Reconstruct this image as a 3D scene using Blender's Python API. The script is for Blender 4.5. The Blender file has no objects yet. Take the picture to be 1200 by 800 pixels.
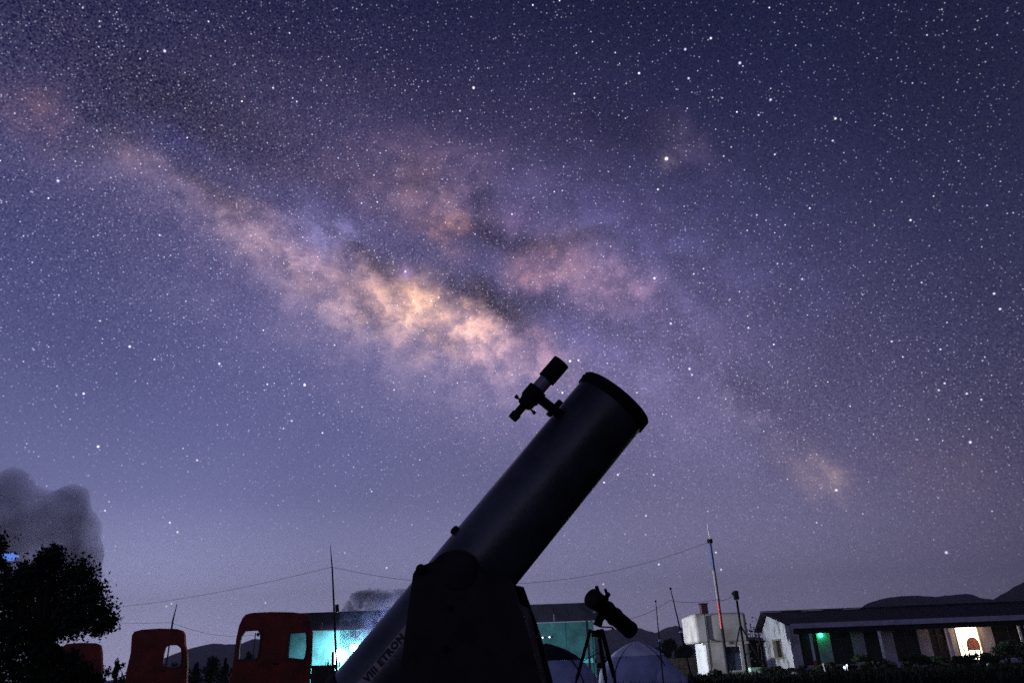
import bpy, bmesh, math, random
from math import sin, cos, pi, radians as R
from mathutils import Vector as V, Matrix, geometry, noise as mnoise

sc = bpy.context.scene
# ------------------------------------------------------------------ camera
F = 870.0                     # focal length in pixels of the 1200 px wide photograph
CAM_Z = 0.45
PITCH, ROLL = 23.9, -2.1
cd = bpy.data.cameras.new('camera')
cd.sensor_width = 36; cd.lens = F / 1200 * 36; cd.clip_start = 0.05; cd.clip_end = 20000
cam = bpy.data.objects.new('camera', cd); sc.collection.objects.link(cam)
CR = Matrix.Rotation(R(90 + PITCH), 3, 'X') @ Matrix.Rotation(R(ROLL), 3, 'Z')
cam.matrix_world = Matrix.Translation((0, 0, CAM_Z)) @ CR.to_4x4()
sc.camera = cam
C0 = V((0, 0, CAM_Z))
def ray(px, py): return CR @ V(((px - 600) / F, -(py - 400) / F, -1))
def at(px, py, Y):            # a real point Y metres ahead of the camera
    d = ray(px, py); return C0 + d * (Y / d.y)
def atd(px, py, dep): return C0 + ray(px, py) * dep
def on_plane(px, py, p, n):
    d = ray(px, py); return C0 + d * ((p - C0).dot(n) / d.dot(n))

sc.view_settings.view_transform = 'Standard'; sc.view_settings.look = 'None'
sc.view_settings.exposure = 0; sc.view_settings.gamma = 1
sc.cycles.use_denoising = False
sc.cycles.max_bounces = 5; sc.cycles.transparent_max_bounces = 12
sc.cycles.sample_clamp_indirect = 2.0
sc.cycles.volume_bounces = 0; sc.cycles.volume_step_rate = 3; sc.cycles.volume_max_steps = 48

# ------------------------------------------------------------------ world: night sky with the Milky Way
w = bpy.data.worlds.new('World'); sc.world = w; w.use_nodes = True
nt = w.node_tree; nt.nodes.clear()
class G:                      # tiny node helper
    def __init__(s, nt): s.nt = nt
    def n(s, t, **k):
        o = s.nt.nodes.new(t)
        for a, b in k.items(): setattr(o, a, b)
        return o
    def put(s, sock, v):
        if hasattr(v, 'is_output'): s.nt.links.new(v, sock)
        elif v is not None: sock.default_value = v
    def m(s, op, a, b=None, c=None, clamp=False):
        o = s.n('ShaderNodeMath', operation=op, use_clamp=clamp)
        for i, v in enumerate((a, b, c)): s.put(o.inputs[i], v)
        return o.outputs[0]
    def v(s, op, a, b=None, c=None, out=0):
        o = s.n('ShaderNodeVectorMath', operation=op)
        for i, x in enumerate((a, b, c)): s.put(o.inputs[i], x)
        return o.outputs['Value'] if op in ('DOT_PRODUCT', 'LENGTH', 'DISTANCE') else o.outputs[0]
    def noise(s, vec, scale, detail=4, rough=.55, col=False):
        o = s.n('ShaderNodeTexNoise'); s.put(o.inputs['Vector'], vec)
        o.inputs['Scale'].default_value = scale; o.inputs['Detail'].default_value = detail; o.inputs['Roughness'].default_value = rough
        return o.outputs['Color' if col else 'Fac']
    def mr(s, v, a, b, c=0., d=1., smooth=False):
        o = s.n('ShaderNodeMapRange', interpolation_type='SMOOTHSTEP' if smooth else 'LINEAR')
        s.put(o.inputs[0], v)
        for i, x in enumerate((a, b, c, d)): s.put(o.inputs[i + 1], x)
        return o.outputs[0]
    def ramp(s, v, stops):
        o = s.n('ShaderNodeValToRGB'); s.put(o.inputs[0], v); e = o.color_ramp.elements
        while len(e) < len(stops): e.new(.5)
        for i, (p, c) in enumerate(stops): e[i].position = p; e[i].color = (*c, 1)
        return o.outputs[0]
    def mix(s, f, a, b):
        o = s.n('ShaderNodeMix', data_type='RGBA')
        s.put(o.inputs[0], f); s.put(o.inputs[6], a); s.put(o.inputs[7], b)
        return o.outputs[2]
g = G(nt)
def lin(c): return tuple(((x / 255 + .055) / 1.055) ** 2.4 if x > 10 else x / 255 / 12.92 for x in c)
D = g.v('NORMALIZE', g.n('ShaderNodeTexCoord').outputs['Generated'])
sep = g.n('ShaderNodeSeparateXYZ'); g.put(sep.inputs[0], D)
el = g.mr(g.m('ARCSINE', sep.outputs[2]), 0.0, R(60))          # 0 at the horizon, 1 at 60 degrees up
LE = g.ramp(el, [(0, lin((212, 210, 250))), (.09, lin((192, 193, 243))), (.20, lin((112, 115, 168))), (.40, lin((66, 69, 118))), (.62, lin((35, 38, 84))), (.85, lin((15, 18, 54)))])
RI = g.ramp(el, [(0, lin((110, 103, 128))), (.10, lin((74, 68, 94))), (.25, lin((56, 54, 86))), (.45, lin((42, 44, 80))), (.62, lin((28, 31, 66))), (.85, lin((6, 9, 34)))])
for rp_ in (LE, RI): rp_.node.color_ramp.interpolation = 'B_SPLINE'
azf = g.mr(sep.outputs[0], -.42, .60)
base = g.mix(azf, LE, RI)
broad = g.noise(D, 2.3, 3)
base = g.v('SCALE', base); base.node.inputs['Scale'].default_value = 1; nt.links.new(g.mr(broad, .3, .7, .9, 1.12), base.node.inputs['Scale'])
# sky frame that has the galaxy's plane as its equator
d1 = ray(0, 130).normalized(); d2 = ray(970, 560).normalized()
gz = d2.cross(d1).normalized()
if gz.z < 0: gz = -gz
gx = ray(520, 375).normalized(); gx = (gx - gz * gx.dot(gz)).normalized(); gy = gz.cross(gx)
def LB(d): d = d.normalized(); return V((math.atan2(d.dot(gy), d.dot(gx)), math.asin(d.dot(gz)), 0))
lb = g.n('ShaderNodeCombineXYZ')
g.put(lb.inputs[0], g.m('ARCTAN2', g.v('DOT_PRODUCT', D, tuple(gy)), g.v('DOT_PRODUCT', D, tuple(gx))))
g.put(lb.inputs[1], g.m('ARCSINE', g.v('DOT_PRODUCT', D, tuple(gz))))
warp = g.v('MULTIPLY', g.v('SUBTRACT', g.noise(D, 17, 7, .70, True), (.5, .5, .5)), (.075, .075, 0))
lbw = g.v('ADD', lb.outputs[0], warp)
warp2 = g.v('MULTIPLY', g.v('SUBTRACT', g.noise(D, 4, 3, .6, True), (.5, .5, .5)), (.08, .08, 0))
lbs = g.v('ADD', lb.outputs[0], warp2)
def blob(px, py, rx, ry, ang, vec):
    """soft elliptical patch of sky: centre and radii taken from the photograph, turned into sky coordinates"""
    c = LB(ray(px, py)); a = R(ang)
    e1 = LB(ray(px + rx * cos(a), py + rx * sin(a))) - c; e2 = LB(ray(px - ry * sin(a), py + ry * cos(a))) - c
    mp = g.n('ShaderNodeMapping', vector_type='TEXTURE'); g.put(mp.inputs[0], vec)
    mp.inputs[1].default_value = c; mp.inputs[2].default_value = (0, 0, math.atan2(e1.y, e1.x)); mp.inputs[3].default_value = (e1.length, e2.length, 1)
    return g.m('POWER', .3679, g.v('DOT_PRODUCT', mp.outputs[0], mp.outputs[0]))
GLOW = [  # px, py, rx, ry, angle, colour added (linear)
    (430, 320, 460, 125, 26, (.044, .034, .070)), (690, 300, 280, 130, 22, (.040, .028, .056)),
    (900, 480, 230, 95, 32, (.030, .022, .040)), (620, 470, 270, 100, 14, (.050, .042, .075)), (700, 640, 420, 100, 0, (.040, .038, .055)),
    (38, 128, 42, 26, 20, (.060, .028, .020)), (152, 178, 22, 18, 50, (.085, .052, .050)), (172, 200, 42, 16, 28, (.055, .036, .042)), (150, 215, 120, 34, 20, (.026, .020, .030)), (235, 235, 80, 26, 28, (.040, .026, .032)),
    (420, 190, 170, 60, 14, (.024, .014, .018)), (330, 350, 150, 60, 28, (.030, .024, .036)), (540, 430, 150, 55, 14, (.070, .050, .056)), (820, 300, 170, 110, 20, (.010, .010, .030)),
    (285, 258, 44, 24, 32, (.13, .078, .064)), (322, 286, 34, 20, 45, (.06, .034, .03)), (350, 305, 60, 34, 35, (.085, .050, .050)), (400, 340, 75, 40, 30, (.13, .078, .066)),
    (420, 325, 34, 24, 20, (.12, .066, .046)), (384, 268, 30, 14, 14, (.12, .11, .20)), (370, 258, 60, 30, 20, (.03, .03, .10)), 
    (466, 350, 58, 20, 14, (.24, .13, .055)), (502, 361, 60, 26, 14, (.62, .34, .13)), (500, 388, 80, 24, 14, (.16, .098, .074)), (552, 374, 26, 14, 30, (.09, .04, .015)),
    (556, 398, 70, 22, 14, (.20, .11, .075)), (600, 425, 55, 26, 14, (.17, .095, .105)), (625, 412, 26, 14, 20, (.08, .03, .035)),
    (510, 235, 34, 48, -20, (.085, .043, .036)), (520, 266, 30, 14, 15, (.17, .075, .034)), (455, 215, 60, 34, 10, (.060, .034, .034)),
    (560, 190, 70, 20, 14, (.022, .012, .02)), (605, 258, 30, 14, 10, (.05, .024, .04)),
    (635, 312, 32, 22, -20, (.15, .067, .046)), (615, 318, 22, 16, -20, (.09, .035, .026)), (680, 312, 60, 30, 18, (.10, .054, .052)), (720, 338, 46, 24, 15, (.10, .048, .048)),
    (800, 165, 34, 20, 40, (.028, .018, .03)), (781, 186, 12, 12, 0, (.06, .045, .05)),
    (690, 270, 130, 50, 18, (.018, .018, .05)), (640, 380, 120, 30, 18, (.02, .018, .06)), (800, 400, 90, 60, 40, (.025, .02, .042)),
    (868, 487, 44, 14, 42, (.07, .056, .072)), (800, 450, 110, 70, 40, (.022, .018, .030)), (957, 555, 42, 20, 38, (.16, .105, .078)), (975, 572, 16, 8, 40, (.09, .062, .05)), (1105, 555, 70, 45, 20, (.016, .009, .004)),
    (475, 318, 9, 8, 0, (.16, .10, .24)), (205, 160, 40, 18, 20, (.006, .008, .05)),
    (250, 460, 330, 130, 10, (.012, .014, .034)), (820, 640, 380, 80, 0, (.022, .016, .028)),
]
DARK = [  # dust lanes, plus corner darkening put into the sky colour: px, py, rx, ry, angle, strength
    (40, 20, 230, 90, 10, .30), (230, 150, 90, 40, 20, .2), (1130, 60, 170, 120, 40, .25),
    (590, 280, 60, 13, 12, .5), (572, 352, 40, 11, 40, .45), (665, 282, 55, 12, -8, .35), (570, 345, 80, 17, 20, .45), (598, 372, 46, 18, 40, .5), (448, 318, 30, 9, 45, .4), (420, 292, 60, 11, 28, .35),
    (490, 205, 26, 14, 20, .28), (565, 240, 16, 34, -10, .35), (520, 400, 34, 6, 30, .22), (430, 375, 30, 12, 0, .16), (340, 190, 130, 40, 25, .26), (180, 110, 90, 40, 15, .32), (115, 145, 34, 12, 8, .30), (100, 172, 44, 12, 10, .22),
    (222, 218, 30, 16, 35, .25), (262, 236, 40, 8, 30, .3), (300, 240, 60, 14, 25, .2), (350, 325, 24, 9, 40, .2), (430, 360, 36, 7, 60, .22), (730, 150, 60, 26, 20, .25), (820, 330, 80, 22, 30, .16), (870, 455, 120, 20, 40, .22), (910, 540, 50, 14, 40, .15), (630, 350, 40, 10, 10, .3), (700, 375, 60, 14, 16, .22), (930, 460, 90, 50, 20, .16), (560, 130, 260, 46, 14, .14)
]
acc = (0, 0, 0); wide = (0, 0, 0)
for i, (px, py, rx, ry, an, col) in enumerate(GLOW):
    f = blob(px, py, rx * 1.06, ry * 1.06, an, lbw if max(rx, ry) < 100 else lbs)
    if max(rx, ry) >= 200: wide = g.v('MULTIPLY_ADD', f, tuple(col), wide)
    else: acc = g.v('MULTIPLY_ADD', f, tuple(col), acc)
fine = g.mr(g.noise(D, 34, 6, .7), .30, .70, .55, 1.45)
veins = g.mr(g.noise(g.v('ADD', D, g.v('SCALE', warp)), 17, 6, .68), .38, .62, .62, 1.75, True)
acc = g.v('MULTIPLY', g.v('MULTIPLY', acc, fine), veins)
dk = 1.0
for (px, py, rx, ry, an, s) in DARK:
    dk = g.m('MULTIPLY', dk, g.m('MULTIPLY_ADD', blob(px, py, rx * 1.1, ry * 1.15, an, lbw), -s, 1.0))
tot = g.v('MULTIPLY', g.v('ADD', base, wide), dk)
clouds = g.v('MULTIPLY', acc, dk)
# unresolved star grain and the stars
mwb = g.m('MULTIPLY', g.m('POWER', .3679, g.m('POWER', g.m('DIVIDE', g.m('ARCSINE', g.v('DOT_PRODUCT', g.v('ADD', D, (0, 0, 0)), tuple(gz))), .25), 2.0)), 1.0)
ext = g.mr(el, .02, .30, .25, 1.0)
grain = g.noise(D, 420, 1, .5)
gr = g.m('MULTIPLY', g.mr(grain, .30, .75, -.028, .070), g.m('MULTIPLY_ADD', mwb, 1.0, .22))
tot = g.v('ADD', tot, g.v('MULTIPLY', g.v('MULTIPLY', g.m('MULTIPLY', gr, ext), g.mr(el, 0, .9, 1, .6)), (.9, .82, 1.15)))
def stars(scale, rad, gain, pw, dens, mw):
    vo = g.n('ShaderNodeTexVoronoi', voronoi_dimensions='3D', feature='F1'); g.put(vo.inputs['Vector'], D); vo.inputs['Scale'].default_value = scale
    s3 = g.n('ShaderNodeSeparateColor'); g.put(s3.inputs[0], vo.outputs['Color'])
    prof = g.m('POWER', g.mr(vo.outputs['Distance'], rad, rad * .15, 0, 1), 1.7)
    mag = g.m('MULTIPLY', g.m('POWER', s3.outputs[0], pw), gain)
    keep = g.mr(s3.outputs[1], g.m('SUBTRACT', 1 - dens, g.m('MULTIPLY', mwb, mw)), g.m('SUBTRACT', 1.001 - dens, g.m('MULTIPLY', mwb, mw)))
    tint = g.ramp(s3.outputs[2], [(0, (.52, .56, 1.0)), (.5, (.80, .80, 1.0)), (.9, (.96, .93, 1.0)), (1, (1, .84, .80))])
    return g.v('MULTIPLY', g.m('MULTIPLY', g.m('MULTIPLY', prof, mag), g.m('MULTIPLY', keep, ext)), tint)
for a in ((330, .40, .80, 2.2, .22, .60), (170, .21, 1.5, 2.4, .34, .62), (95, .125, 2.8, 2.5, .52, .30), (48, .07, 3.6, 2.2, .5, .1)):
    tot = g.v('ADD', tot, stars(*a))
BRIGHT = [(193, 60, 1.5, 'b'), (68, 212, 1.4, 'b'), (320, 103, .9, 'w'), (343, 115, .8, 'b'), (555, 103, 1.5, 'w'), (781, 186, 2.2, 'r'), (771, 222, 1.1, 'w'), (749, 86, 1.2, 'w'),
    (673, 110, 1.0, 'w'), (539, 130, .8, 'w'), (600, 251, 1.0, 'w'), (808, 432, 1.6, 'b'), (811, 439, 1.2, 'b'), (786, 379, 1.4, 'b'), (767, 326, 1.4, 'w'), (813, 321, .9, 'w'),
    (877, 384, 1.0, 'w'), (940, 327, 1.1, 'b'), (911, 309, .9, 'b'), (867, 74, 1.5, 'b'), (903, 117, 1.3, 'b'), (889, 135, 1.0, 'b'), (908, 181, .9, 'w'), (833, 45, 1.2, 'w'),
    (803, 58, 1.3, 'b'), (807, 92, 1.2, 'b'), (848, 183, .9, 'b'), (979, 139, 1.2, 'w'), (976, 165, 1.0, 'b'), (949, 244, .9, 'w'), (475, 318, 1.2, 'p'), (357, 451, 1.5, 'w'),
    (257, 426, 1.2, 'w'), (152, 406, 1.3, 'w'), (115, 523, 1.4, 'w'), (98, 461, 1.2, 'w'), (181, 421, .9, 'w'), (980, 574, 1.4, 'w'), (1137, 518, 1.3, 'w'), (1109, 647, 1.6, 'w'),
    (1080, 331, .9, 'b'), (1067, 258, 1.1, 'w'), (1045, 400, .9, 'w'), (957, 612, .8, 'w'), (845, 667, 1.1, 'w'), (839, 647, 1.1, 'w'), (342, 493, .9, 'w'), (378, 507, 1.0, 'w'),
    (199, 612, 1.0, 'w'), (208, 623, 1.0, 'w'), (231, 539, 1.0, 'w'), (123, 598, .9, 'w'), (195, 710, .8, 'w'), (201, 707, .8, 'w'), (311, 706, .8, 'w'), (453, 665, 1.0, 'w'),
    (772, 661, 1.2, 'w'), (707, 684, 1.0, 'w'), (650, 440, .9, 'p'), (668, 423, 1.5, 'w'), (678, 422, 1.2, 'w'), (659, 460, 1.3, 'w'), (766, 556, 1.0, 'w'), (724, 556, 1.2, 'w'), (708, 565, 1.2, 'w'),
    (757, 604, 1.0, 'w'), (1058, 418, .8, 'w'), (1165, 344, 1.1, 'w'), (1172, 362, 1.1, 'w'), (1107, 449, 1.0, 'w'), (1100, 457, .9, 'w'), (1133, 461, 1.0, 'w'), (1150, 468, .9, 'w')]
TINT = {'b': (.62, .62, 1.0), 'w': (.95, .92, 1.0), 'r': (1.0, .84, .84), 'p': (.85, .68, 1.0)}
named = (0, 0, 0)
for px, py, s, t in BRIGHT:
    dist = g.v('DISTANCE', D, tuple(ray(px, py).normalized()))
    k = g.m('POWER', g.mr(dist, .0017 * (s ** .7), 0.0003, 0, 1.35 * s ** .6), 1.4)
    named = g.v('MULTIPLY_ADD', k, TINT[t], named)
ground = g.mr(sep.outputs[2], -.02, 0.0)
tot = g.v('MULTIPLY', tot, ground)
bg = g.n('ShaderNodeBackground'); g.put(bg.inputs[0], tot); bg.inputs[1].default_value = 1.0
bg2 = g.n('ShaderNodeBackground'); g.put(bg2.inputs[0], named)
bg3 = g.n('ShaderNodeBackground'); g.put(bg3.inputs[0], g.v('MULTIPLY', clouds, ground))
ad0 = g.n('ShaderNodeAddShader'); g.put(ad0.inputs[0], bg.outputs[0]); g.put(ad0.inputs[1], bg3.outputs[0])
ad = g.n('ShaderNodeAddShader'); g.put(ad.inputs[0], ad0.outputs[0]); g.put(ad.inputs[1], bg2.outputs[0])
g.put(g.n('ShaderNodeOutputWorld').inputs[0], ad.outputs[0])
w.cycles.sampling_method = 'MANUAL'; w.cycles.sample_map_resolution = 512

# ------------------------------------------------------------------ materials
MATS = {}
def mat(name, col, rough=.7, metal=0., var=.25, scale=6., bump=.0, bscale=None, emit=None, estr=1., spec=.5, col2=None, thr=None, trans=0., coat=0.):
    if name in MATS: return MATS[name]
    m = bpy.data.materials.new(name); m.use_nodes = True; n = m.node_tree; q = G(n)
    b = n.nodes['Principled BSDF']; b.inputs['Roughness'].default_value = rough; b.inputs['Metallic'].default_value = metal
    b.inputs['Specular IOR Level'].default_value = spec; b.inputs['Coat Weight'].default_value = coat
    tc = q.n('ShaderNodeTexCoord').outputs['Object']
    nz = q.noise(tc, scale, 6, .62)
    c2 = col2 or tuple(min(1, x * (1 - var)) for x in col); c1 = col if col2 else tuple(min(1, x * (1 + var * .6)) for x in col)
    f = q.mr(nz, *(thr or (.32, .68)), 0, 1, True)
    q.put(b.inputs['Base Color'], q.mix(f, (*c2, 1), (*c1, 1)))
    q.put(b.inputs['Roughness'], q.mr(q.noise(tc, scale * 2.3, 3), .3, .7, max(0, rough - .08), min(1, rough + .08)))
    if bump:
        bp = q.n('ShaderNodeBump'); bp.inputs['Strength'].default_value = bump; bp.inputs['Distance'].default_value = .02
        q.put(bp.inputs['Height'], q.noise(tc, bscale or scale * 4, 5)); q.put(b.inputs['Normal'], bp.outputs[0])
    if trans: b.inputs['Transmission Weight'].default_value = trans
    if emit: b.inputs['Emission Color'].default_value = (*emit, 1); b.inputs['Emission Strength'].default_value = estr
    MATS[name] = m; return m
M_black = mat('black laminate', (.012, .012, .014), .75, spec=.2, scale=9)
M_blackmetal = mat('black metal', (.010, .010, .011), .75, spec=.08)
M_tube = mat('dark blue black tube paint', (.038, .046, .054), .32, spec=.45, var=.55, scale=4.0, bump=.05, bscale=70)
M_finder = mat('finder grey', (.15, .17, .19), .4)
M_red = mat('red fibreglass', (.16, .020, .008), .65, spec=.25, var=.5, scale=1.6, bump=.08)
M_teal = mat('teal painted sheet', (.018, .070, .078), .6, spec=.1, var=.4, scale=1.2, bump=.1)
M_tealrail = mat('pale teal rail', (.06, .30, .31), .5)
M_fascia = mat('dark fascia sheet', (.007, .007, .014), .9, spec=.04, var=.35, scale=2)
M_white = mat('white lime wash', (.70, .69, .70), .85, spec=.1, scale=1.4, col2=(.42, .40, .40), thr=(.30, .50), bump=.15)
M_tank = mat('tank render', (.62, .58, .55), .85, spec=.1, scale=.9, col2=(.34, .31, .28), thr=(.30, .62), bump=.12)
M_stain = mat('damp stained wall', (.66, .65, .68), .85, spec=.1, scale=1.1, col2=(.26, .25, .24), thr=(.34, .56), bump=.12)
M_lav = mat('lavender wall', (.40, .38, .46), .85, spec=.1, scale=1.5)
M_dark = mat('dark opening', (.012, .012, .018), .5, spec=.3)
M_roof = mat('dark sheet roof', (.018, .017, .026), .7, spec=.15, scale=1.3)
M_gut = mat('grey gutter board', (.42, .41, .50), .6, spec=.2, scale=2)
M_soil = mat('dark soil and dry grass', (.030, .030, .022), .95, spec=.05, var=.6, scale=1.2, bump=.5, bscale=14)
M_hill = mat('forest hill', (.06, .08, .08), 1, spec=0, var=.4, scale=.012)
M_leafd = mat('dark leaves', (.022, .034, .018), .7, spec=.15, var=.5, scale=9)
M_leafg = mat('green leaves', (.040, .062, .026), .7, spec=.15, var=.5, scale=7)
M_bark = mat('bark', (.05, .04, .03), .9, spec=.1, bump=.4)
M_pole = mat('galvanised pole', (.035, .035, .045), .9, spec=.05)
M_wire = mat('wire', (.012, .012, .015), 1, spec=0)
M_tentb = mat('blue tent cloth', (.38, .42, .60), .7, spec=.15, var=.2, scale=3, bump=.2, bscale=5)
M_tentl = mat('pale tent cloth', (.70, .73, .80), .7, spec=.15, var=.2, scale=3)
M_tentd = mat('dark tent cloth', (.02, .018, .03), .8, spec=.1)
M_wood = mat('window frame wood', (.30, .26, .17), .7)
M_brick = mat('old brick', (.045, .035, .030), .9, spec=.05, var=.5, scale=5)
M_mred = mat('red mast paint', (.45, .03, .035), .5); M_mnavy = mat('navy mast paint', (.04, .07, .22), .5)
M_mpale = mat('pale mast paint', (.22, .19, .20), .6); M_mwhite = mat('white mast paint', (.75, .75, .78), .5)
M_shed = mat('blue grey shutter', (.055, .075, .12), .6)
M_lamp = mat('floodlight glass', (.8, .9, 1), .4, emit=(.78, .90, 1.0), estr=26)
M_green = mat('green bulb', (.2, .9, .4), .4, emit=(.03, 1.0, .30), estr=12)
M_blueb = mat('blue lamp glass', (.3, .5, 1), .4, emit=(.10, .22, .75), estr=.9)
M_room = mat('lit curtain', (.9, .8, .6), .8, emit=(1.0, .86, .62), estr=5.0)
M_bulb = mat('small bulb', (.8, .8, .9), .4, emit=(.75, .8, 1.0), estr=2.2)
M_plastic = mat('red brown plastic', (.62, .36, .28), .45)
_n = M_plastic.node_tree; _q = G(_n); _t = _q.n('ShaderNodeBsdfTranslucent'); _t.inputs[0].default_value = (.85, .50, .38, 1)
_x = _q.n('ShaderNodeMixShader'); _x.inputs[0].default_value = .35; _q.put(_x.inputs[1], _n.nodes['Principled BSDF'].outputs[0]); _q.put(_x.inputs[2], _t.outputs[0])
_q.put(_n.nodes['Material Output'].inputs[0], _x.outputs[0])
M_band = mat('pale tube label', (.24, .20, .22), .6); M_ink = mat('dark lettering', (.004, .004, .005), .7)

# ------------------------------------------------------------------ mesh helpers
class MB:
    def __init__(s): s.v = []; s.f = []
    def add(s, vs, fs):
        k = len(s.v); s.v += [V(x) for x in vs]; s.f += [tuple(i + k for i in f) for f in fs]; return s
    def hexa(s, p):           # eight corners: lower four, upper four
        return s.add(p, [(3, 2, 1, 0), (4, 5, 6, 7), (0, 1, 5, 4), (1, 2, 6, 5), (2, 3, 7, 6), (3, 0, 4, 7)])
    def box(s, a, b, rot=None, o=None):
        p = [V((x, y, z)) for z in (a[2], b[2]) for x, y in ((a[0], a[1]), (b[0], a[1]), (b[0], b[1]), (a[0], b[1]))]
        if rot: p = [rot @ q for q in p]
        if o is not None: p = [q + V(o) for q in p]
        return s.hexa(p)
    def bar(s, p, q, wd, ht, up=V((0, 0, 1))):
        p, q = V(p), V(q); d = (q - p).normalized()
        if abs(d.dot(up)) > .98: up = V((0, 1, 0))
        x = d.cross(up).normalized() * wd / 2; y = x.cross(d).normalized() * ht / 2
        return s.hexa([p - x - y, p + x - y, p + x + y, p - x + y, q - x - y, q + x - y, q + x + y, q - x + y])
    def tube(s, pts, rad, seg=10, cap=True):
        pts = [V(p) for p in pts]; rad = rad if hasattr(rad, '__len__') else [rad] * len(pts)
        n = len(pts); vs = []; up = None
        for i, p in enumerate(pts):
            d = pts[min(i + 1, n - 1)] - pts[max(i - 1, 0)]
            if d.length < 1e-9: d = V((0, 0, 1))
            d.normalize()
            if up is None:
                up = V((0, 0, 1)) if abs(d.z) < .9 else V((1, 0, 0))
            x = d.cross(up).normalized(); y = x.cross(d).normalized(); up = y
            vs += [p + (x * cos(2 * pi * k / seg) + y * sin(2 * pi * k / seg)) * rad[i] for k in range(seg)]
        fs = [(i * seg + k, i * seg + (k + 1) % seg, (i + 1) * seg + (k + 1) % seg, (i + 1) * seg + k) for i in range(n - 1) for k in range(seg)]
        if cap: fs += [tuple(range(seg))[::-1], tuple((n - 1) * seg + k for k in range(seg))]
        return s.add(vs, fs)
    def lathe(s, o, ax, prof, seg=32, cap0=True, cap1=True):     # prof: (distance along the axis, radius)
        ax = V(ax).normalized(); up = V((0, 0, 1)) if abs(ax.z) < .95 else V((1, 0, 0))
        x = ax.cross(up).normalized(); y = x.cross(ax); vs = []; n = len(prof)
        for t, r in prof: vs += [V(o) + ax * t + (x * cos(2 * pi * k / seg) + y * sin(2 * pi * k / seg)) * r for k in range(seg)]
        fs = [(i * seg + k, (i + 1) * seg + k, (i + 1) * seg + (k + 1) % seg, i * seg + (k + 1) % seg) for i in range(n - 1) for k in range(seg)]
        if cap0: fs.append(tuple(range(seg)))
        if cap1: fs.append(tuple((n - 1) * seg + k for k in range(seg))[::-1])
        return s.add(vs, fs)
    def ball(s, c, r, seg=12, ring=8, sc3=(1, 1, 1)):
        vs = []; 
        for j in range(ring + 1):
            t = pi * j / ring
            vs += [V(c) + V((r * sc3[0] * sin(t) * cos(2 * pi * k / seg), r * sc3[1] * sin(t) * sin(2 * pi * k / seg), r * sc3[2] * cos(t))) for k in range(seg)]
        return s.add(vs, [(j * seg + k, (j + 1) * seg + k, (j + 1) * seg + (k + 1) % seg, j * seg + (k + 1) % seg) for j in range(ring) for k in range(seg)])
    def sheet(s, loops, dep):                                     # flat outline with holes, given thickness along dep
        flat = [p for l in loops for p in l]; n = len(flat)
        tr = geometry.tessellate_polygon([[V(p) for p in l] for l in loops]); dep = V(dep)
        fs = [tuple(t) for t in tr] + [tuple(i + n for i in t[::-1]) for t in tr]; k = 0
        for l in loops:
            m = len(l); fs += [(k + i, k + (i + 1) % m, n + k + (i + 1) % m, n + k + i) for i in range(m)]; k += m
        return s.add([V(p) for p in flat] + [V(p) + dep for p in flat], fs)
    def build(s, name, m, parent=None, smooth=False, bevel=0., loc=None, **props):
        me = bpy.data.meshes.new(name); par = parent; o3 = V(loc) if loc is not None else (par.matrix_world.translation if par else V((0, 0, 0)))
        if par is not None: o3 = world_loc(par)
        me.from_pydata([v - o3 for v in s.v], [], s.f); me.validate()
        bm = bmesh.new(); bm.from_mesh(me)
        bmesh.ops.remove_doubles(bm, verts=bm.verts, dist=1e-6)
        bmesh.ops.recalc_face_normals(bm, faces=bm.faces); bm.to_mesh(me); bm.free()
        me.materials.append(m)
        o = bpy.data.objects.new(name, me); sc.collection.objects.link(o)
        if par is not None: o.parent = par
        else: o.location = o3
        if smooth:
            me.polygons.foreach_set('use_smooth', [True] * len(me.polygons))
            try:
                me.set_sharp_from_angle(angle=R(40))
            except Exception: pass
        if bevel:
            bv = o.modifiers.new('bevel', 'BEVEL'); bv.width = bevel; bv.segments = 3; bv.limit_method = 'ANGLE'
        for k, x in props.items(): o[k] = x
        return o
def world_loc(o):
    l = V(o.location)
    while o.parent: o = o.parent; l += V(o.location)
    return l
def tag(o, label, cat, group=None):
    o['label'] = label; o['category'] = cat
    if group: o['group'] = group
    return o
def thing(name, loc, label, cat, group=None):
    o = bpy.data.objects.new(name, None); o.empty_display_size = .2; sc.collection.objects.link(o); o.location = loc
    return tag(o, label, cat, group)
def struct(mb, name, m, **k): return mb.build(name, m, kind='structure', **k)

def leaves(mb, cen, rad, n, size, rng, hollow=.35, lumps=9, drop=None):
    """leaf-sized faces gathered in uneven clumps inside an ellipsoid"""
    cen = V(cen); L = []
    for _ in range(lumps):
        while True:
            p = V([rng.uniform(-1, 1) for _ in range(3)])
            if p.length < 1: break
        if p.length > 1e-3: p = p.normalized() * (p.length ** .6)
        L.append((V((p.x * rad[0], p.y * rad[1], p.z * rad[2])) * .74, rng.uniform(.22, .46)))
    for i in range(n):
        c, lr = rng.choice(L)
        q = V([rng.gauss(0, 1) for _ in range(3)]).normalized() * (rng.random() ** .42) * lr
        p = cen + c + V((q.x * rad[0], q.y * rad[1], q.z * rad[2])) * 1.05
        if p.z < .01: p.z = .01 + rng.random() * .1
        a = V([rng.gauss(0, 1) for _ in range(3)]).normalized(); b = a.cross(V([rng.gauss(0, 1) for _ in range(3)])).normalized()
        s_ = size * rng.uniform(.6, 1.4)
        mb.add([p - a * s_, p + b * s_ * .42, p + a * s_, p - b * s_ * .42], [(0, 1, 2, 3)])
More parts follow.
